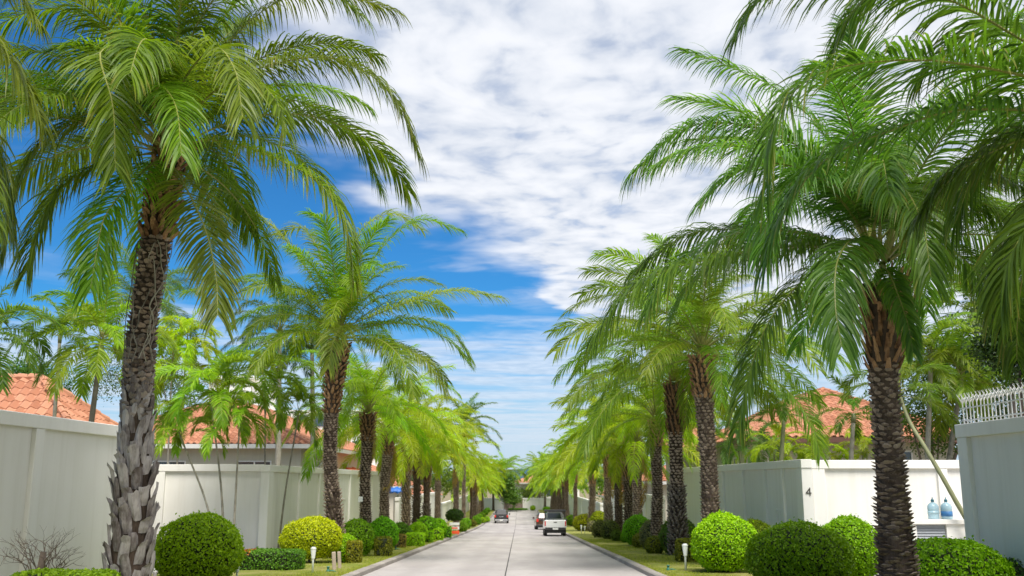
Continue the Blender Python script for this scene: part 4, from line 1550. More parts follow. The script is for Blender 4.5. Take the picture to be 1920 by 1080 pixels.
# ------------------------------------------------------------------ shrubs
def leaf_shell(pts, nrm, size, rnd, flop=0.7):
    """one small folded leaf (two triangles sharing the midrib) per point"""
    n = len(pts)
    d = nrm + rnd.normal(0, flop, (n, 3))
    d /= np.linalg.norm(d, axis=1)[:, None]
    a = np.cross(d, rnd.normal(size=(n, 3)))
    a /= np.linalg.norm(a, axis=1)[:, None] + 1e-9
    b = np.cross(d, a)
    s = size * rnd.uniform(.7, 1.3, n)
    L_ = a * (s)[:, None]
    W_ = b * (s * .36)[:, None]
    V = np.stack([pts - L_ * .5, pts + W_ + d * (s * .10)[:, None], pts + L_ * .5, pts - W_ + d * (s * .10)[:, None]], 1).reshape(-1, 3)
    i = np.arange(n) * 4
    Fs = np.stack([i, i + 1, i + 2, i, i + 2, i + 3], 1).reshape(-1, 3)
    return V, Fs


def shrub_mesh(kind, rx, ry, h, leaf, cover, seed, topyel=0.0, flower=None, bare=0.0):
    rnd = np.random.default_rng(seed)
    area = 4 * PI * ((rx * ry) ** .5) * h * .55
    n = int(area * cover / (leaf * leaf * .36))
    n = min(n, 16000)
    if kind == 'ball':
        d = rnd.normal(size=(n, 3))
        d /= np.linalg.norm(d, axis=1)[:, None]
        keep = d[:, 2] > -0.80
        d = d[keep]
        k1 = 1 + .034 * np.sin(d[:, 0] * 5 + seed) * np.sin(d[:, 1] * 6 + 1) + .022 * np.sin(d[:, 2] * 8 + d[:, 0] * 4 + seed) + .010 * np.abs(rnd.normal(0, 1, len(d))) ** 2.2 + rnd.normal(0, .012, len(d)) + .012 * np.sin(d[:, 0] * 19 + d[:, 2] * 17)
        P = d * k1[:, None] * np.array([rx, ry, h * .52])
        P[:, 2] += h * .50
        N = d
    else:      # box-like clipped hedge with rounded edges
        q = rnd.uniform(-1, 1, (n, 3))
        f = rnd.integers(0, 5, n)
        ar = np.array([ry * h, ry * h, rx * h, rx * h, rx * ry * 2])
        f = rnd.choice(5, n, p=ar / ar.sum())
        q[f == 0, 0] = 1
        q[f == 1, 0] = -1
        q[f == 2, 1] = 1
        q[f == 3, 1] = -1
        q[f == 4, 2] = 1
        pw = 6.0
        nrmq = (np.abs(q) ** pw).sum(1) ** (1 / pw)
        q = q / nrmq[:, None]
        N = np.sign(q) * np.abs(q) ** (pw - 1)
        N /= np.linalg.norm(N, axis=1)[:, None] + 1e-9
        k1 = 1 + rnd.normal(0, .025, n) + .03 * np.sin(q[:, 0] * 5 + seed) * np.sin(q[:, 1] * 4 + q[:, 2] * 3)
        P = q * k1[:, None] * np.array([rx, ry, h / 2])
        P[:, 2] += h / 2
        P[:, 2] = np.maximum(P[:, 2], .03)
    if bare > 0:
        # sparse patches where the twigs show
        m = (np.sin(P[:, 0] * 4.1 / rx + seed) * np.sin(P[:, 2] * 4.7 / h + seed * 2) * np.sin(P[:, 1] * 3.3 / ry + 1.0 + seed)) > .25
        kp = ~(m & (rnd.uniform(0, 1, len(P)) < bare))
        P, N = P[kp], N[kp]
    # stray shoots standing proud of the clipped surface
    ns = max(4, int(area * 2.2))
    idx = rnd.choice(len(P), ns)
    ext, exn = [], []
    for q in idx:
        ln_ = rnd.uniform(.03, .13)
        dv = N[q] + rnd.normal(0, .35, 3) + np.array([0, 0, .35])
        dv /= np.linalg.norm(dv)
        for j in range(5):
            ext.append(P[q] + dv * ln_ * (j + 1) / 5 + rnd.normal(0, .012, 3))
            exn.append(dv)
    P = np.vstack([P, np.array(ext)])
    N = np.vstack([N, np.array(exn)])
    V, Fs = leaf_shell(P, N, leaf, rnd, .75)
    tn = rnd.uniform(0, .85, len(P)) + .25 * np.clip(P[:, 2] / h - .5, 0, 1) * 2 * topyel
    tn = np.clip(tn, 0, 1.0)
    if flower is not None:
        thr_, xmin, xmax = flower
        m = (P[:, 2] > h * thr_) & (P[:, 0] > xmin) & (P[:, 0] < xmax) & (rnd.uniform(0, 1, len(P)) < .62)
        tn[m] = 1.9
    return mk_mesh('foliage', V, Fs, [M['leaf']], attr=np.repeat(tn, 4))


def core_mesh(kind, rx, ry, h):  # closed dark hull behind the leaves, painted as inner shade; no branches modelled
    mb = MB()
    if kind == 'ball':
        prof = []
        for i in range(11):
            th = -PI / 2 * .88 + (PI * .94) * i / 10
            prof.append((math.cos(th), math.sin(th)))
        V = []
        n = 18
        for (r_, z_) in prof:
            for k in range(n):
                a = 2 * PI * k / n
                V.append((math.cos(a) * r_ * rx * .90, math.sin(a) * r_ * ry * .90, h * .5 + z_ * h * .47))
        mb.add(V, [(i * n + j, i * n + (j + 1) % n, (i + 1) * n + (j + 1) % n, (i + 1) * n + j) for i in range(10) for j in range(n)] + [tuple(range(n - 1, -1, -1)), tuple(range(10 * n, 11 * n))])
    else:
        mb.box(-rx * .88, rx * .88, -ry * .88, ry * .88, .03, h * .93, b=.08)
    return mb.mesh('shade_core', [M['innard']])


BG = 'clipped shrubs along the %s verge'
YEL = (0.42, 0.47, 0.004)
YG = (0.29, 0.50, 0.004)
MG = (0.17, 0.36, 0.006)
OL = (0.20, 0.21, 0.02)
BR = (0.22, 0.16, 0.05)
GY = (0.19, 0.19, 0.12)


def shrub(kind, x0, x1, ytop, ybot, color, label, Y=None, depth=None, stem=0.0, cover=None, **kw):
    cx = (x0 + x1) / 2
    if Y is None:
        p = on_ground(cx, ybot, .13)
        Y = p[1]
    X = at(cx, ybot, Y)[0]
    z0 = g(Y) + .11
    rx = (x1 - x0) / 2 / F * Y * (1.0 if kind == 'ball' else .95)
    zt_ = at(cx, ytop, Y)[2]
    h = zt_ - z0 - stem
    if kind == 'ball' and Y > 30:
        rx = max(rx, h * .5)
    ry = depth if depth else rx
    side = 'left' if X < 0 else 'right'
    t = thing('clipped_shrub', label, 'shrub', (X, Y, z0), random.uniform(-.1, .1), BG % side)
    # perspective: the shrub's face is nearer than its centre
    leaf = .058 if Y < 32 else (.068 if Y < 55 else .10)
    cv = cover or (1.9 if Y < 55 else 1.6)
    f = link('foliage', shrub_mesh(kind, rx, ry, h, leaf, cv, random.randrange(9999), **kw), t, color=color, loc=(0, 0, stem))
    link('shade_core', core_mesh(kind, rx, ry, h), t, loc=(0, 0, stem))
    mb = MB()
    for k in range(3):
        a = k * 2.1
        mb.tube([(math.cos(a) * .10, math.sin(a) * .10, -.05), (math.cos(a) * .14, math.sin(a) * .14, stem + h * .3)], [.035, .022], 6)
    link('stem', mb.mesh('stem', [M['twig']]), t)
    if kw.get('bare', 0) > 0:
        mb = MB()
        for k in range(70):
            d = np.random.default_rng(k + int(cx)).normal(size=3)
            d /= np.linalg.norm(d)
            d[2] = abs(d[2]) * .8
            e = d * np.array([rx, ry, h * .5]) * random.uniform(.96, 1.05) + np.array([0, 0, h * .5])
            s_ = e * .55 + np.array([random.uniform(-.1, .1) * rx, random.uniform(-.1, .1) * rx, 0])
            mb.tube([s_, (s_ + e) / 2 + np.array([random.uniform(-.03, .03)] * 3), e], [.012, .008, .004], 4)
        link('twigs', mb.mesh('twigs', [M['twig']]), t, kind='stuff')
    return t


# left verge
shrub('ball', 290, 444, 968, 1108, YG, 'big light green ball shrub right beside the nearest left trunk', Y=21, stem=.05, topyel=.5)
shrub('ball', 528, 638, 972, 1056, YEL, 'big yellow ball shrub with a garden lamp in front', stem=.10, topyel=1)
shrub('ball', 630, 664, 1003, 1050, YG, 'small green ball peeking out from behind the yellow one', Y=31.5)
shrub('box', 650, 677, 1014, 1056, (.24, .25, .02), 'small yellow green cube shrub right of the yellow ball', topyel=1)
shrub('ball', 634, 700, 976, 1040, MG, 'round mid green ball shrub below the third left palm', Y=36)
shrub('ball', 696, 739, 972, 1018, MG, 'green ball below the fourth left palm', Y=42)
shrub('box', 703, 734, 1007, 1043, OL, 'clipped cube shrub with brown twiggy side and olive top, left kerb', bare=.8)
shrub('ball', 735, 768, 981, 1012, (.12, .22, .02), 'low dome shrub behind the brown cube shrub', Y=48)
shrub('box', 737, 761, 1002, 1027, BR, 'small brown dried cube shrub by the left kerb', bare=.7)
shrub('box', 761, 795, 999, 1024, YG, 'wide bright green clipped block by the left kerb')
shrub('ball', 772, 795, 980, 1008, YG, 'green dome shrub behind the wide clipped block', Y=52)
shrub('box', 794, 812, 996, 1017, YG, 'small green block after the wide one on the left kerb')
shrub('ball', 789, 812, 969, 1002, MG, 'tall green ball between the fifth and sixth left palms', Y=58)
shrub('box', 812, 831, 992, 1013, YG, 'last but one green block before the orange barrier')
shrub('ball', 808, 833, 973, 1000, YG, 'round green ball behind the blocks before the barrier', Y=62)
shrub('box', 830, 846, 988, 1008, MG, 'dark green block right beside the orange barrier')
shrub('ball', 836, 868, 955, 984, (.05, .13, .02), 'dark green round lollipop shrub above the orange barrier', Y=74, stem=.9)
shrub('ball', 861, 874, 979, 997, MG, 'small green ball just past the orange barrier')
k = 0
for px0, px1, yt, yb2 in ((866, 881, 972, 992), (880, 892, 974, 988), (890, 901, 970, 984), (900, 911, 970, 981), (909, 918, 969, 979)):
    shrub('ball', px0, px1, yt, yb2, [MG, OL, MG, YG, YG][k], 'shrub %s past the orange barrier on the left kerb' % ['second', 'third', 'fourth', 'fifth', 'sixth'][k])
    k += 1
for y in (128, 138, 150, 162, 174):
    p = 972 - 5.6 / y * F
    shrub('ball', p - 900 / y, p + 900 / y, 900 + (1.7 - g(y) - 1.0) / y * F * 1.06, 960, MG, 'faint green shrub at the far end of the left verge', Y=y)
# ixora hedge with orange flowers, low hedge bottom left
shrub('box', 442, 568, 1031, 1077, (.11, .21, .02), 'low hedge with orange red flowers between green and yellow balls', Y=27.5, depth=.55, flower=(.84, -1.2, -.42))
shrub('box', 20, 215, 1071, 1140, (.22, .32, .02), 'low bright green hedge at the foot of the bare shrub', Y=15.2, depth=.35, topyel=1)
# right verge
shrub('ball', 1303, 1421, 966, 1074, YG, 'big bright green ball shrub behind the right garden lamp', topyel=.8)
shrub('ball', 1395, 1440, 978, 1030, (.25, .33, .02), 'yellow green dome peeking out right of the big bright ball', Y=31)
shrub('ball', 1411, 1592, 984, 1110, (.21, .42, .004), 'largest green ball shrub, left of the nearest right trunk', Y=20.5)
shrub('ball', 1538, 1652, 973, 1085, (.23, .44, .004), 'green ball shrub touching the nearest right trunk, behind the largest ball', Y=23.5)
shrub('ball', 1688, 1890, 1013, 1160, (.24, .46, .004), 'broad green mound at the bottom right, in front of the near wall', Y=17.2)
shrub('ball', 1870, 1990, 1046, 1140, (.05, .13, .03), 'dark leafy shrub cut off by the right edge of view', Y=17.6, cover=1.0)
shrub('ball', 1241, 1308, 974, 1041, (.11, .21, .03), 'ball shrub with dead twigs showing at its upper right', bare=.7)
shrub('box', 1269, 1308, 1011, 1054, OL, 'orange tinged cube shrub behind the right garden lamp', topyel=1)
shrub('ball', 1211, 1245, 1006, 1039, OL, 'low olive ball shrub with reddish top, first small one on the right', bare=.4)
shrub('ball', 1204, 1246, 977, 1012, GY, 'patchy brown green ball below the fourth right palm', Y=43, bare=.8)
shrub('ball', 1186, 1212, 1001, 1027, OL, 'second small olive ball along the right lawn', bare=.3)
shrub('ball', 1175, 1218, 968, 1006, MG, 'round green ball below the fifth right palm', Y=47)
shrub('ball', 1164, 1187, 998, 1018, MG, 'third small green ball along the right lawn')
shrub('ball', 1147, 1165, 994, 1015, (.13, .19, .03), 'fourth small green ball along the right lawn')
shrub('ball', 1131, 1157, 976, 1008, (.15, .19, .06), 'patchy ball with grey twigs behind the small green ones', Y=58, bare=.8)
shrub('ball', 1116, 1135, 976, 1004, (.17, .19, .07), 'narrow grey green shrub next to the patchy ones', Y=62, bare=.7)
shrub('ball', 1103, 1120, 977, 998, (.20, .18, .13), 'grey brown nearly dead shrub beside the yellow one', bare=.8)
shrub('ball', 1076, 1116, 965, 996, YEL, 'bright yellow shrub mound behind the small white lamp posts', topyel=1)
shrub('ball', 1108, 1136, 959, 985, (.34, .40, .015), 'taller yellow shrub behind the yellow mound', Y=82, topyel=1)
shrub('ball', 1061, 1081, 966, 986, MG, 'dark green shrub beside the white pickup')
for y in (112, 122, 134, 148, 164):
    p = 972 + 5.2 / y * F
    shrub('ball', p - 900 / y, p + 900 / y, 900 + (1.7 - g(y) - 1.0) / y * F * 1.06, 960, MG, 'faint green shrub at the far end of the right verge', Y=y)
shrub('ball', 994, 1004, 948, 957, YG, 'round light green shrub in front of the far end wall, right of the gate', Y=186)
shrub('ball', 1018, 1034, 950, 958, YG, 'light green shrub at the right foot of the far end wall', Y=184)
shrub('box', 948, 992, 953, 958, MG, 'thin green hedge along the foot of the far end wall', Y=188, depth=.5)

# bare shrub, bottom left
bs = thing('bare_shrub', 'leafless grey brown twiggy shrub against the nearest left wall', 'shrub', (*at(76, 1075, 17.2)[:2], g(17.2) + .1))
mb = MB()
rb = np.random.default_rng(5)


def branch(p, d, L_, r, lv):
    q = p + d * L_ * .5 + rb.normal(0, .03, 3) * L_
    e = q + (d + rb.normal(0, .18, 3)) * L_ * .5
    mb.tube([p, q, e], [r, r * .8, r * .55], 5 if lv < 2 else 4, cap=False)
    if lv < 5:
        for k in range(3 if lv < 3 else 2):
            nd = d + rb.normal(0, .55, 3)
            nd[2] = nd[2] * .7 + .22
            nd /= np.linalg.norm(nd)
            branch(q if k == 2 else e, nd, L_ * rb.uniform(.62, .86), r * .6, lv + 1)


for k in range(6):
    a = k * 1.05
    d = np.array([math.cos(a) * .8, math.sin(a) * .5, .8])
    branch(np.array([math.cos(a) * .05, 0, .25 + .05 * k]), d / np.linalg.norm(d), .36, .02, 1)
link('twigs', mb.mesh('twigs', [M['twig']]), bs, kind='stuff')
mb = MB().tube([(0, 0, -.05), (.02, 0, .3), (.0, 0, .62), (.02, 0, .92)], [.085, .08, .07, .05], 9)
link('stem', mb.mesh('stem', [M['twig']], True), bs)

# ------------------------------------------------------------------ slim palms and garden trees behind the walls
def slim_palm(label, X, Y, stems, color, pool='areca', group=None, cat='palm tree', name='cane_palm', rad=.035, bark_='bark_thin', z0=None, n=12, elmin=10, scale=1.0):
    """stems: list of (dx at foot, px,py of the crown)"""
    zb = g(Y) + .1 if z0 is None else z0
    org = np.array([X, Y, zb])
    t = thing(name, label, cat, org, 0, group)
    for st_ in stems:
        dx, cx, cy = st_[:3]
        ns_, ss_ = (st_[3], st_[4]) if len(st_) > 3 else (n, scale)
        c = at(cx, cy, Y + random.uniform(-.3, .3)) - org
        f = np.array([dx, random.uniform(-.15, .15), -.05])
        m = f * .5 + c * .5 + np.array([(c[0] - f[0]) * -.12, 0, 0])
        P = catmull([f, m, c], 16)
        mb = MB()
        rr_ = rad * (1.25 - .5 * np.linspace(0, 1, 16)) * (1 + .06 * (np.arange(16) % 2))
        mb.tube(P, rr_, 9)
        link('trunk', mb.mesh('trunk', [M[bark_]], True), t)
        # green crownshaft
        dv = (c - m) / np.linalg.norm(c - m)
        mb = MB().tube([c - dv * .05, c + dv * .25 * scale, c + dv * .5 * scale], [rad * .95, rad * 1.05, rad * .5], 8)
        link('crownshaft', mb.mesh('crownshaft', [M['bark_green']], True), t)
        random_crown(t, c + dv * .25 * scale, color, ns_, ss_, pool, r0=rad * .8, elmin=elmin)
    return t


GB = 'garden palms behind and beside the walls'
x_c = at(440, 1000, 33)[0]
slim_palm('clump of slim cane palms with drooping bright crowns before the left cross wall', at(425, 1000, 33.5)[0], 33.5,
          [(-.25, 345, 835, 11, .85), (-.05, 398, 775, 20, 1.1), (.2, 448, 815, 11, .8)], (.22, .34, .035), n=12, scale=1.0, group=GB)
slim_palm('second cane palm clump behind the cross wall with arching lime fronds', at(500, 860, 38)[0], 38.5,
          [(-.1, 497, 742, 20, 1.1), (.5, 556, 800, 12, .8)], (.20, .30, .035), n=13, scale=1.15, group=GB)
slim_palm('tall lime leaved palm clump right behind the nearest left trunk', at(330, 860, 39)[0], 39,
          [(-.3, 322, 700, 20, 1.1), (.0, 350, 655, 12, .8)], (.31, .42, .015), pool='areca', n=14, scale=1.25, group=GB)
slim_palm('tall dark feather palm rising behind the cane palms', at(524, 860, 52)[0], 52, [(0, 524, 640)], (.055, .12, .045), pool='mid', rad=.15, n=24, elmin=-14, scale=.92, name='feather_palm', group=GB)
slim_palm('grey trunked dark palm just left of the second avenue palm', at(590, 870, 56)[0], 56, [(0, 585, 660)], (.055, .11, .045), pool='mid', rad=.15, n=20, elmin=-25, scale=.8, name='feather_palm', group=GB)
slim_palm('tall palm hidden behind the nearest left trunk, crown tips on both sides', at(262, 800, 44)[0], 44, [(0, 262, 585)], (.11, .20, .035), pool='mid', rad=.15, n=24, scale=.9, name='feather_palm', group=GB)
slim_palm('bright green curving palm above the orange roof on the left', at(163, 790, 27.5)[0], 27.5, [(-.05, 188, 665)], (.20, .31, .03), pool='broad', rad=.085, n=20, elmin=-15, scale=.78, name='garden_palm', z0=g(27.5), group=GB)
slim_palm('pale trunked palm with sparse top left of the curving palm', at(106, 780, 28.5)[0], 28.5, [(0, 112, 640)], (.16, .26, .04), pool='broad', rad=.06, n=9, elmin=10, scale=.62, name='garden_palm', z0=g(28), group=GB)
slim_palm('dark green palm at the left edge in front of the orange roof', at(-40, 800, 25.5)[0], 25.5, [(0, -30, 655)], (.10, .19, .03), pool='broad', rad=.1, n=18, elmin=-15, scale=.72, name='garden_palm', z0=g(25), group=GB)
slim_palm('small palm with pale green shaft before the orange roof on the right', at(1458, 870, 33)[0], 33.5, [(0, 1470, 785)], (.13, .22, .04), pool='broad', rad=.085, bark_='bark_green', n=11, elmin=0, scale=.6, name='garden_palm', group=GB)
slim_palm('dark palm between the roof and the nearest right trunk', at(1600, 870, 34)[0], 35, [(0, 1600, 790)], (.10, .20, .02), pool='broad', rad=.09, n=10, elmin=-5, scale=.6, name='garden_palm', group=GB)
slim_palm('bushy palm right of the nearest right trunk, yellowing lower fronds', at(1755, 860, 31)[0], 32, [(-.1, 1745, 690), (.3, 1800, 730)], (.16, .24, .03), pool='broad', rad=.09, n=18, elmin=-15, scale=.85, name='garden_palm', group=GB)
slim_palm('tall bushy palm above the spiked railing', at(1850, 700, 37)[0], 37, [(-.1, 1830, 610), (.5, 1895, 690)], (.13, .22, .03), pool='broad', rad=.1, n=18, elmin=-15, scale=1.2, name='garden_palm', group=GB)
for px_t, lb_ in ((1452, 'low yellow green palm tuft over the wall, below the pale green palm shaft'), (1530, 'low bright palm tuft over the wall right of the number four'), (1618, 'low palm tuft over the wall left of the nearest right trunk')):
    slim_palm(lb_, at(px_t, 850, 38)[0], 38, [(0, px_t, 862), (.15, px_t + 22, 868)], (.28, .36, .03), n=9, scale=.62, elmin=12, group=GB)
slim_palm('bluish fan leaved palm low over the wall by the second right palm', at(1400, 850, 42)[0], 42.5, [(0, 1385, 845), (.5, 1425, 852)], (.12, .22, .09), n=12, scale=.75, elmin=0, group=GB)
slim_palm('lime palm between the second and third right avenue palms', at(1300, 870, 56)[0], 56, [(0, 1296, 812)], (.33, .42, .03), n=16, scale=1.3, elmin=-10, group=GB)
# leaning trunk
lt = MB()
P = [at(*q) for q in ((1840, 1020, 24.2), (1797, 948, 24.2), (1770, 900, 24.3), (1735, 840, 24.6), (1705, 790, 25), (1688, 745, 25.4))]
lpalm = thing('leaning_palm', 'thin pale trunk leaning left over the white wall beside the water jugs', 'palm tree', P[0], 0, GB)
lt.tube(catmull([p - P[0] for p in P], 24), np.linspace(.06, .045, 24) * (1 + .05 * (np.arange(24) % 2)), 9)
link('trunk', lt.mesh('trunk', [M['bark_green']], True), lpalm)
random_crown(lpalm, P[-1] - P[0], (.12, .20, .03), 11, .6, 'broad', r0=.06, elmin=0)


def leafy_tree(label, X, Y, blobs, color, leaf=.12, dens=1500, name='broadleaf_tree', seed=1):
    """blobs: (px, py, r metres)"""
    org = np.array([X, Y, g(Y)])
    t = thing(name, label, 'tree', org)
    rnd = np.random.default_rng(seed)
    VV, FF, TT = [], [], []
    off = 0
    mb = MB()
    for (px, py, r_) in blobs:
        c = at(px, py, Y + rnd.uniform(-r_, r_) * .5) - org
        mb.tube(catmull([np.array([0, 0, -.1]), np.array([c[0] * .3, c[1] * .3, c[2] * .45]), c], 8), np.linspace(.11, .02, 8), 6)
        ncl = int(14 * r_ * r_) + 8
        for q in range(ncl):
            d = rnd.normal(size=3)
            d /= np.linalg.norm(d)
            cc = c + d * r_ * rnd.uniform(.35, 1.0) * np.array([1, 1, .8])
            m = int(dens / ncl)
            pp = cc + rnd.normal(0, .17 * r_ + .06, (m, 3))
            v, f = leaf_shell(pp, d[None, :] * .5 + np.array([[0, 0, .6]]), leaf, rnd, .8)
            VV.append(v)
            FF.append(f + off)
            off += len(v)
            TT.append(np.repeat(rnd.uniform(0, 1, m), 4))
    link('crown', mk_mesh('crown', np.vstack(VV), np.vstack(FF), [M['leaf']], attr=np.concatenate(TT)), t, color=color)
    link('trunk', mb.mesh('trunk', [M['twig']], True), t)
    return t


leafy_tree('dark green tree beyond the orange roof at the upper left', at(75, 790, 48)[0], 48, [(70, 705, 1.3), (100, 715, 1.0), (45, 700, 1.0)], (.07, .15, .03), seed=3)
leafy_tree('green tree between the wall palms behind the third left palm', at(350, 860, 62)[0], 62, [(300, 690, 1.8), (345, 720, 1.7), (215, 700, 1.8)], (.07, .15, .035), seed=4, dens=2200)
leafy_tree('dark leafy tree at the right edge above the spiked railing', at(1900, 700, 23)[0], 23, [(1905, 600, 1.0), (1925, 520, 1.1), (1890, 670, .8), (1940, 640, .9)], (.035, .07, .018), seed=5, dens=2600, leaf=.10)
leafy_tree('mixed green tree mass behind the nearest right trunk', at(1740, 800, 40)[0], 40, [(1700, 760, 1.6), (1760, 800, 1.5), (1820, 770, 1.8), (1880, 760, 1.6), (1740, 680, 1.4), (1850, 690, 1.5)], (.085, .15, .03), seed=6, dens=2000)
leafy_tree('lime tree seen through the gap between the second and third right palms', at(1290, 860, 75)[0], 75, [(1285, 800, 1.6), (1300, 770, 1.5), (1275, 840, 1.6)], (.26, .36, .03), seed=7, dens=1800, leaf=.16)
leafy_tree('green tree filling the middle of the left row backdrop', at(800, 900, 118)[0], 118, [(760, 880, 2.6), (800, 890, 2.6), (840, 900, 2.4)], (.13, .22, .03), seed=8, dens=1800, leaf=.25)
leafy_tree('green tree filling the middle of the right row backdrop', at(1190, 900, 105)[0], 108, [(1170, 880, 2.4), (1230, 880, 2.6), (1130, 900, 2.2)], (.14, .23, .03), seed=9, dens=1800, leaf=.25)
leafy_tree('round green tree left of the gate at the far street end', at(950, 940, 182)[0], 183, [(955, 925, 2.0), (940, 915, 2.4), (962, 935, 1.5), (950, 900, 1.8), (930, 905, 2)], (.10, .18, .03), seed=10, dens=1500, leaf=.3)
leafy_tree('pale green tree behind the wall at the far street end', at(985, 940, 196)[0], 197, [(985, 925, 1.6), (1010, 918, 2.2)], (.16, .22, .06), seed=12, dens=1300, leaf=.3)

# ------------------------------------------------------------------ garden lamps, barrier, sprinklers
M['lampwhite'] = simple('lamp_plastic', (0.78, 0.80, 0.76), .35, .05)
M['lamptop'] = simple('lamp_diffuser', (0.82, 0.84, 0.82), .2, .03)
pl = MB().lathe([(.028, 0), (.026, .34), (.030, .36)], 10)
post_me = pl.mesh('post', [M['lampwhite']], True)
hd = MB().lathe([(.030, .36), (.045, .38), (.068, .60), (.070, .62), (.050, .635), (.05, .66), (.0, .665)], 12)
head_me = hd.mesh('lamp_head', [M['lamptop']], False)
ringm = MB().lathe([(.074, .612), (.076, .622), (.074, .634)], 12).mesh('rim', [M['lampwhite']])
for (px, yt, yb2, lb) in ((586, 1024, 1075, 'slim white garden lamp in front of the yellow ball shrub'), (1286, 1018, 1071, 'slim white garden lamp on the right lawn beside the kerb'),
                          (443, 1050, 1100, 'white garden lamp half hidden by the light green ball at left'),
                          (1090, 984, 1001, 'left one of two small white lamps before the yellow shrub'), (1096.5, 986, 1001.5, 'right one of two small white lamps before the yellow shrub')):
    p = on_ground(px, yb2, .13)
    h = at(px, yt, p[1])[2] - p[2]
    s = h / .66
    t = thing('garden_lamp', lb, 'garden lamp', (p[0], p[1], g(p[1]) + .11), random.uniform(0, 1), 'white garden lamps on the verges')
    t.scale = (min(s, 1.3), min(s, 1.3), s)
    link('post', post_me, t)
    link('lamp_head', head_me, t)
    link('rim', ringm, t)

M['orange'] = simple('orange_plastic', (0.85, 0.10, 0.03), .45, .1)
p = on_ground(852, 1005, .02)
bar = thing('traffic_barrier', 'small orange and white barrier standing at the left kerb', 'barrier', (p[0], p[1], g(p[1]) + .004))
for (x_, nm) in ((-.27, 'leg'), (.27, 'leg')):
    mb = MB()
    mb.prism([(-.20, 0), (.20, 0), (.05, .95), (-.05, .95)], 0, x_ - .03, x_ + .03)
    link(nm, mb.mesh('leg', [M['orange']]), bar)
for z in (.18, .48, .76):
    mb = MB().box(-.36, .36, -.19, -.16, z, z + .2, b=.01)
    link('board', mb.mesh('board', [M['white'] if z > .4 else M['orange']]), bar)
mb = MB().box(-.24, .24, -.197, -.192, .53, .63)
link('stripe', mb.mesh('stripe', [M['orange']]), bar)

M['stone'] = simple('pale_timber', (0.38, 0.31, 0.24), .85, .25, 5, bump=.4)
for (px, yb2, w_, h_, lb) in ((627, 1070, .11, .50, 'pale upright wooden stake right of the yellow shrub'), (637, 1067, .10, .48, 'thinner pale stake beside the first wooden stake')):
    p = on_ground(px, yb2, .13)
    mb = MB().box(-w_ / 2, w_ / 2, -.05, .05, -.05, h_, b=.015)
    thing('wooden_stake', lb, 'stake', (p[0], p[1], p[2]), .2, 'wooden stakes at the yellow shrub', me=mb.mesh('wooden_stake', [M['stone']])).rotation_euler = (random.uniform(-.08, .08), random.uniform(-.1, .1), .2)
M['teal'] = simple('sprinkler_plastic', (0.03, 0.16, 0.12), .5)
for (px, py, lb) in ((615, 1073, 'dark green sprinkler valve on the soil by the wooden stakes'), (1253, 1070, 'tiny green sprinkler head on the right lawn near the kerb'), (742, 1031, 'dark hose fitting on the left verge by the brown cube shrub')):
    p = on_ground(px, py, .13)
    mb = MB()
    mb.lathe([(.05, -.03), (.05, .05), (.03, .07), (.03, .12), (.045, .125), (.04, .15), (.0, .155)], 10)
    mb.tube([(0, 0, .03), (.12, .02, .04), (.22, .0, .01)], .018, 6)
    thing('sprinkler', lb, 'sprinkler', p, 0, 'lawn sprinklers', me=mb.mesh('sprinkler', [M['teal']], True))
# small paper tag on the third left palm, flower plant on the fifth
p = at(676, 936, 42.2)
mb = MB().box(-.10, .10, -.012, .012, -.11, .11, b=.004)
thing('paper_tag', 'small white tag nailed to the third left palm trunk', 'tag', (p[0], 42.16, p[2]), .1, me=mb.mesh('paper_tag', [M['white']]))

# ------------------------------------------------------------------ vehicles
M['tyre'] = simple('tyre_rubber', (0.02, 0.02, 0.02), .85)
M['rim'] = simple('wheel_rim', (0.35, 0.35, 0.36), .35, .1, 3, .8)
M['carglass'] = simple('car_glass', (0.035, 0.05, 0.055), .05, .1, 2, 0, .9)
M['redlamp'] = simple('tail_lamp', (0.60, 0.03, 0.02), .2)
M['darkplastic'] = simple('dark_plastic', (0.03, 0.03, 0.032), .6)
M['chrome'] = simple('chrome_trim', (0.6, 0.6, 0.62), .25, .05, 3, .9)
M['plate'] = simple('number_plate', (0.75, 0.75, 0.72), .5)


def carpaint(name, col):
    m, t = material(name)
    s = pbsdf(t, rgb(*col), .32, None, 0.1, .5, **{'Coat Weight': .8, 'Coat Roughness': .06})
    t.n('ShaderNodeOutputMaterial', {0: s.outputs[0]})
    return m


M['p_white'] = carpaint('white_car_paint', (.78, .78, .78))
M['p_black'] = carpaint('black_car_paint', (.016, .015, .016))
M['p_bronze'] = carpaint('bronze_car_paint', (.07, .03, .018))
wm = MB()
wm.tube([(-.11, 0, 0), (-.10, 0, 0), (.10, 0, 0), (.11, 0, 0)], [.30, .345, .345, .30], 22)
tyre_me = wm.mesh('tyre', [M['tyre']])
wm = MB()
wm.tube([(-.115, 0, 0), (.115, 0, 0)], [.20, .20], 14)
for k in range(6):
    a = k * PI / 3
    wm.box(.112, .125, -.02, .02, 0, .01)
rim_me = wm.mesh('rim', [M['rim']])


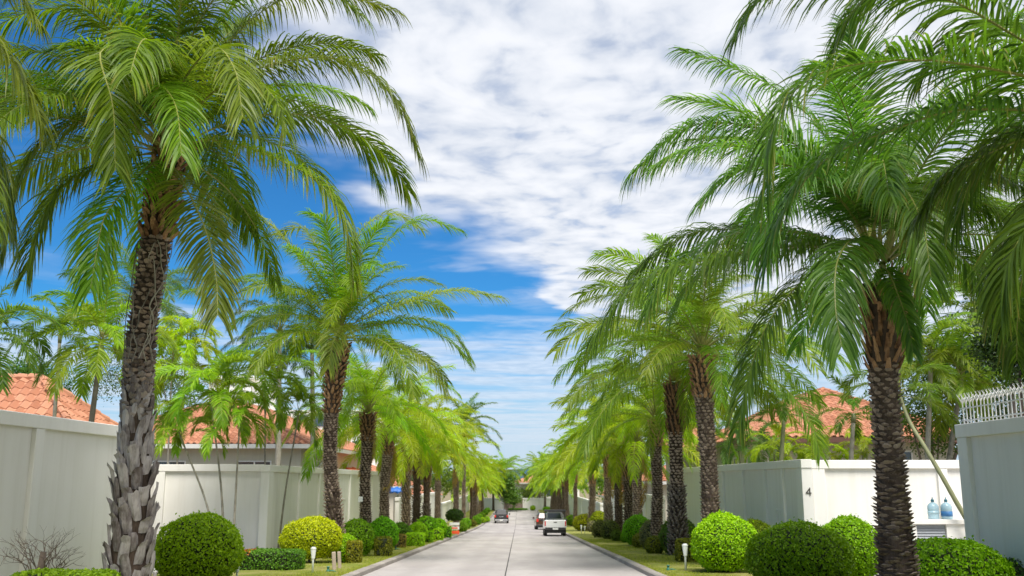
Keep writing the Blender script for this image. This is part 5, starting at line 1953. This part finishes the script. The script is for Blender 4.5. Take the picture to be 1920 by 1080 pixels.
def section_body(secs, mat, name, parent):
    """lofted body: secs = list of (y, halfwidth, z0, z1, top inset) from rear to front, 8-point sections"""
    V = []
    for (y, hw, z0, z1, ins) in secs:
        e = .06
        V += [(-hw + e, y, z0), (-hw, y, z0 + .10), (-hw, y, (z0 + z1) / 2 + .05), (-hw + ins, y, z1 - .05), (-hw + ins + .07, y, z1),
              (hw - ins - .07, y, z1), (hw - ins, y, z1 - .05), (hw, y, (z0 + z1) / 2 + .05), (hw, y, z0 + .10), (hw - e, y, z0)]
    n = 10
    Fs = [(i * n + j, i * n + (j + 1) % n, (i + 1) * n + (j + 1) % n, (i + 1) * n + j) for i in range(len(secs) - 1) for j in range(n)]
    Fs += [tuple(range(n - 1, -1, -1)), tuple(range((len(secs) - 1) * n, len(secs) * n))]
    mb = MB().add(V, Fs)
    return link(name, mb.mesh(name, [mat]), parent)


def vehicle(name, label, px, ybase, Y, paint, L_, W_, H_, kind, rz=0.0):
    p = at(px, ybase, Y)
    t = thing(name, label, 'pickup truck' if kind == 'pickup' else 'car', (p[0], Y, g(Y) + .004), rz)
    sl_ = math.atan((g(Y + 4) - g(Y)) / 4)
    t.rotation_euler = (sl_, 0, rz)
    hw = W_ / 2
    pm = M[paint]
    if kind == 'pickup':
        section_body([(0, hw - .06, .52, 1.10, .02), (.06, hw, .48, 1.14, .02), (2.0, hw, .42, 1.14, .02), (3.6, hw, .40, 1.14, .06), (4.6, hw - .02, .42, 1.08, .08), (L_ - .1, hw - .08, .45, .95, .10), (L_, hw - .15, .5, .85, .12)], pm, 'body', t)
        section_body([(1.85, hw - .10, 1.13, 1.70, .20), (2.0, hw - .10, 1.13, 1.74, .20), (3.2, hw - .10, 1.13, 1.74, .22), (4.0, hw - .12, 1.10, 1.16, .2)], pm, 'cab', t)
        mb = MB()
        mb.add([(-hw + .28, 1.842, 1.24), (hw - .28, 1.842, 1.24), (hw - .36, 1.842, 1.62), (-hw + .36, 1.842, 1.62)], [(0, 1, 2, 3)])
        link('rear_window', mb.mesh('rear_window', [M['carglass']]), t)
        for s in (-1, 1):
            mb = MB().add([(s * (hw - .115), 2.1, 1.22), (s * (hw - .115), 3.3, 1.22), (s * (hw - .26), 3.1, 1.64), (s * (hw - .26), 2.15, 1.64)], [(0, 1, 2, 3)])
            link('side_window', mb.mesh('side_window', [M['carglass']]), t)
        mb = MB().box(-hw + .10, hw - .10, -.03, .02, .60, 1.10, b=.02)
        tg = link('tailgate', mb.mesh('tailgate', [pm]), t)
        mb = MB().box(-.12, .12, -.045, -.03, .95, 1.0)
        link('handle', mb.mesh('handle', [M['darkplastic']]), tg)
        # roof canopy frame over the load bed
        mb = MB()
        for s in (-1, 1):
            mb.box(s * (hw - .09) - .025, s * (hw - .09) + .025, .08, .13, 1.14, 1.80)
            mb.box(s * (hw - .09) - .025, s * (hw - .09) + .025, 1.70, 1.75, 1.14, 1.80)
        mb.box(-hw + .04, hw - .04, .0, 2.3, 1.80, 1.86, b=.02)
        mb.box(-hw + .02, hw - .02, -.05, .0, 1.72, 1.83, b=.01)
        link('bed_rack', mb.mesh('bed_rack', [M['darkplastic']]), t)
        # passengers' bench rails inside the bed
        mb = MB()
        for s in (-1, 1):
            mb.box(s * (hw - .22) - .02, s * (hw - .22) + .02, .15, 1.65, 1.35, 1.39)
        link('side_rail', mb.mesh('side_rail', [M['chrome']]), t)
        lampz, lampw = (.72, 1.05), .09
        by = .50
    else:
        tail = .12
        section_body([(0, hw - .10, .42, .98, .04), (.08, hw, .36, 1.02, .04), (1.4, hw, .30, 1.02, .05), (3.3, hw, .30, 1.00, .07), (4.1, hw - .02, .32, .92, .10), (L_ - .08, hw - .12, .36, .74, .12), (L_, hw - .2, .42, .66, .12)], pm, 'body', t)
        section_body([(tail, hw - .10, 1.01, 1.10, .1), (tail + .22, hw - .09, 1.01, H_ - .04, .22), (tail + .5, hw - .09, 1.01, H_, .22), (2.5, hw - .09, 1.01, H_, .24), (3.45, hw - .12, .98, 1.02, .2)], pm, 'cabin', t)
        mb = MB().add([(-hw + .24, tail + .045, 1.10), (hw - .24, tail + .045, 1.10), (hw - .37, tail + .20, H_ - .10), (-hw + .37, tail + .20, H_ - .10)], [(0, 1, 2, 3)])
        link('rear_window', mb.mesh('rear_window', [M['carglass']]), t)
        for s in (-1, 1):
            mb = MB().add([(s * (hw - .088), .55, 1.07), (s * (hw - .088), 3.0, 1.07), (s * (hw - .275), 2.45, H_ - .09), (s * (hw - .275), .65, H_ - .09)], [(0, 1, 2, 3)])
            link('side_window', mb.mesh('side_window', [M['carglass']]), t)
        mb = MB()
        mb.box(-.3, .3, -.012, .03, .80, .86, b=.008)
        link('tailgate_trim', mb.mesh('tailgate_trim', [M['chrome']]), t)
        lampz, lampw = (.74, 1.02), .20
        by = .38
    for s in (-1, 1):
        mb = MB().box(min(s * (hw - .03), s * (hw - .03 - lampw)), max(s * (hw - .03), s * (hw - .03 - lampw)), -.04, .10, lampz[0], lampz[1], b=.02)
        link('tail_lamp', mb.mesh('tail_lamp', [M['redlamp']]), t)
        mb = MB().box(s * (hw + .10) - .09, s * (hw + .10) + .09, 3.05, 3.14, 1.02, 1.20, b=.03)
        link('mirror', mb.mesh('mirror', [M['darkplastic'] if kind == 'pickup' else pm]), t)
        for yy in (.95, L_ - .95):
            wh = link('wheel', tyre_me, t, loc=(s * (hw - .12), yy, .345))
            link('rim', rim_me, wh)
    mb = MB().box(-hw + .06, hw - .06, -.12, .10, by - .08, by + .12, b=.03)
    link('bumper', mb.mesh('bumper', [M['chrome'] if kind == 'suv' else M['darkplastic']]), t)
    mb = MB().box(-hw + .12, hw - .12, .0, .3, .22, by - .075)
    link('underbody', mb.mesh('underbody', [M['darkplastic']]), t)
    mb = MB().box(-.20, .20, -.14, -.122, by - .04, by + .08)
    link('number_plate', mb.mesh('number_plate', [M['plate']]), t)
    return t


vehicle('pickup_truck', 'white pickup truck with a dark rack over its bed, parked at the right kerb', 1041.5, 1005, 71, 'p_white', 4.9, 1.6, 1.8, 'pickup')
vehicle('parked_car', 'bronze brown car half hidden behind the white pickup', 1022, 990, 97, 'p_bronze', 4.3, 1.75, 1.60, 'car', R(2))
vehicle('parked_suv', 'black sport utility car seen from behind on the left of the road', 940, 981, 128, 'p_black', 4.6, 1.85, 1.72, 'suv')
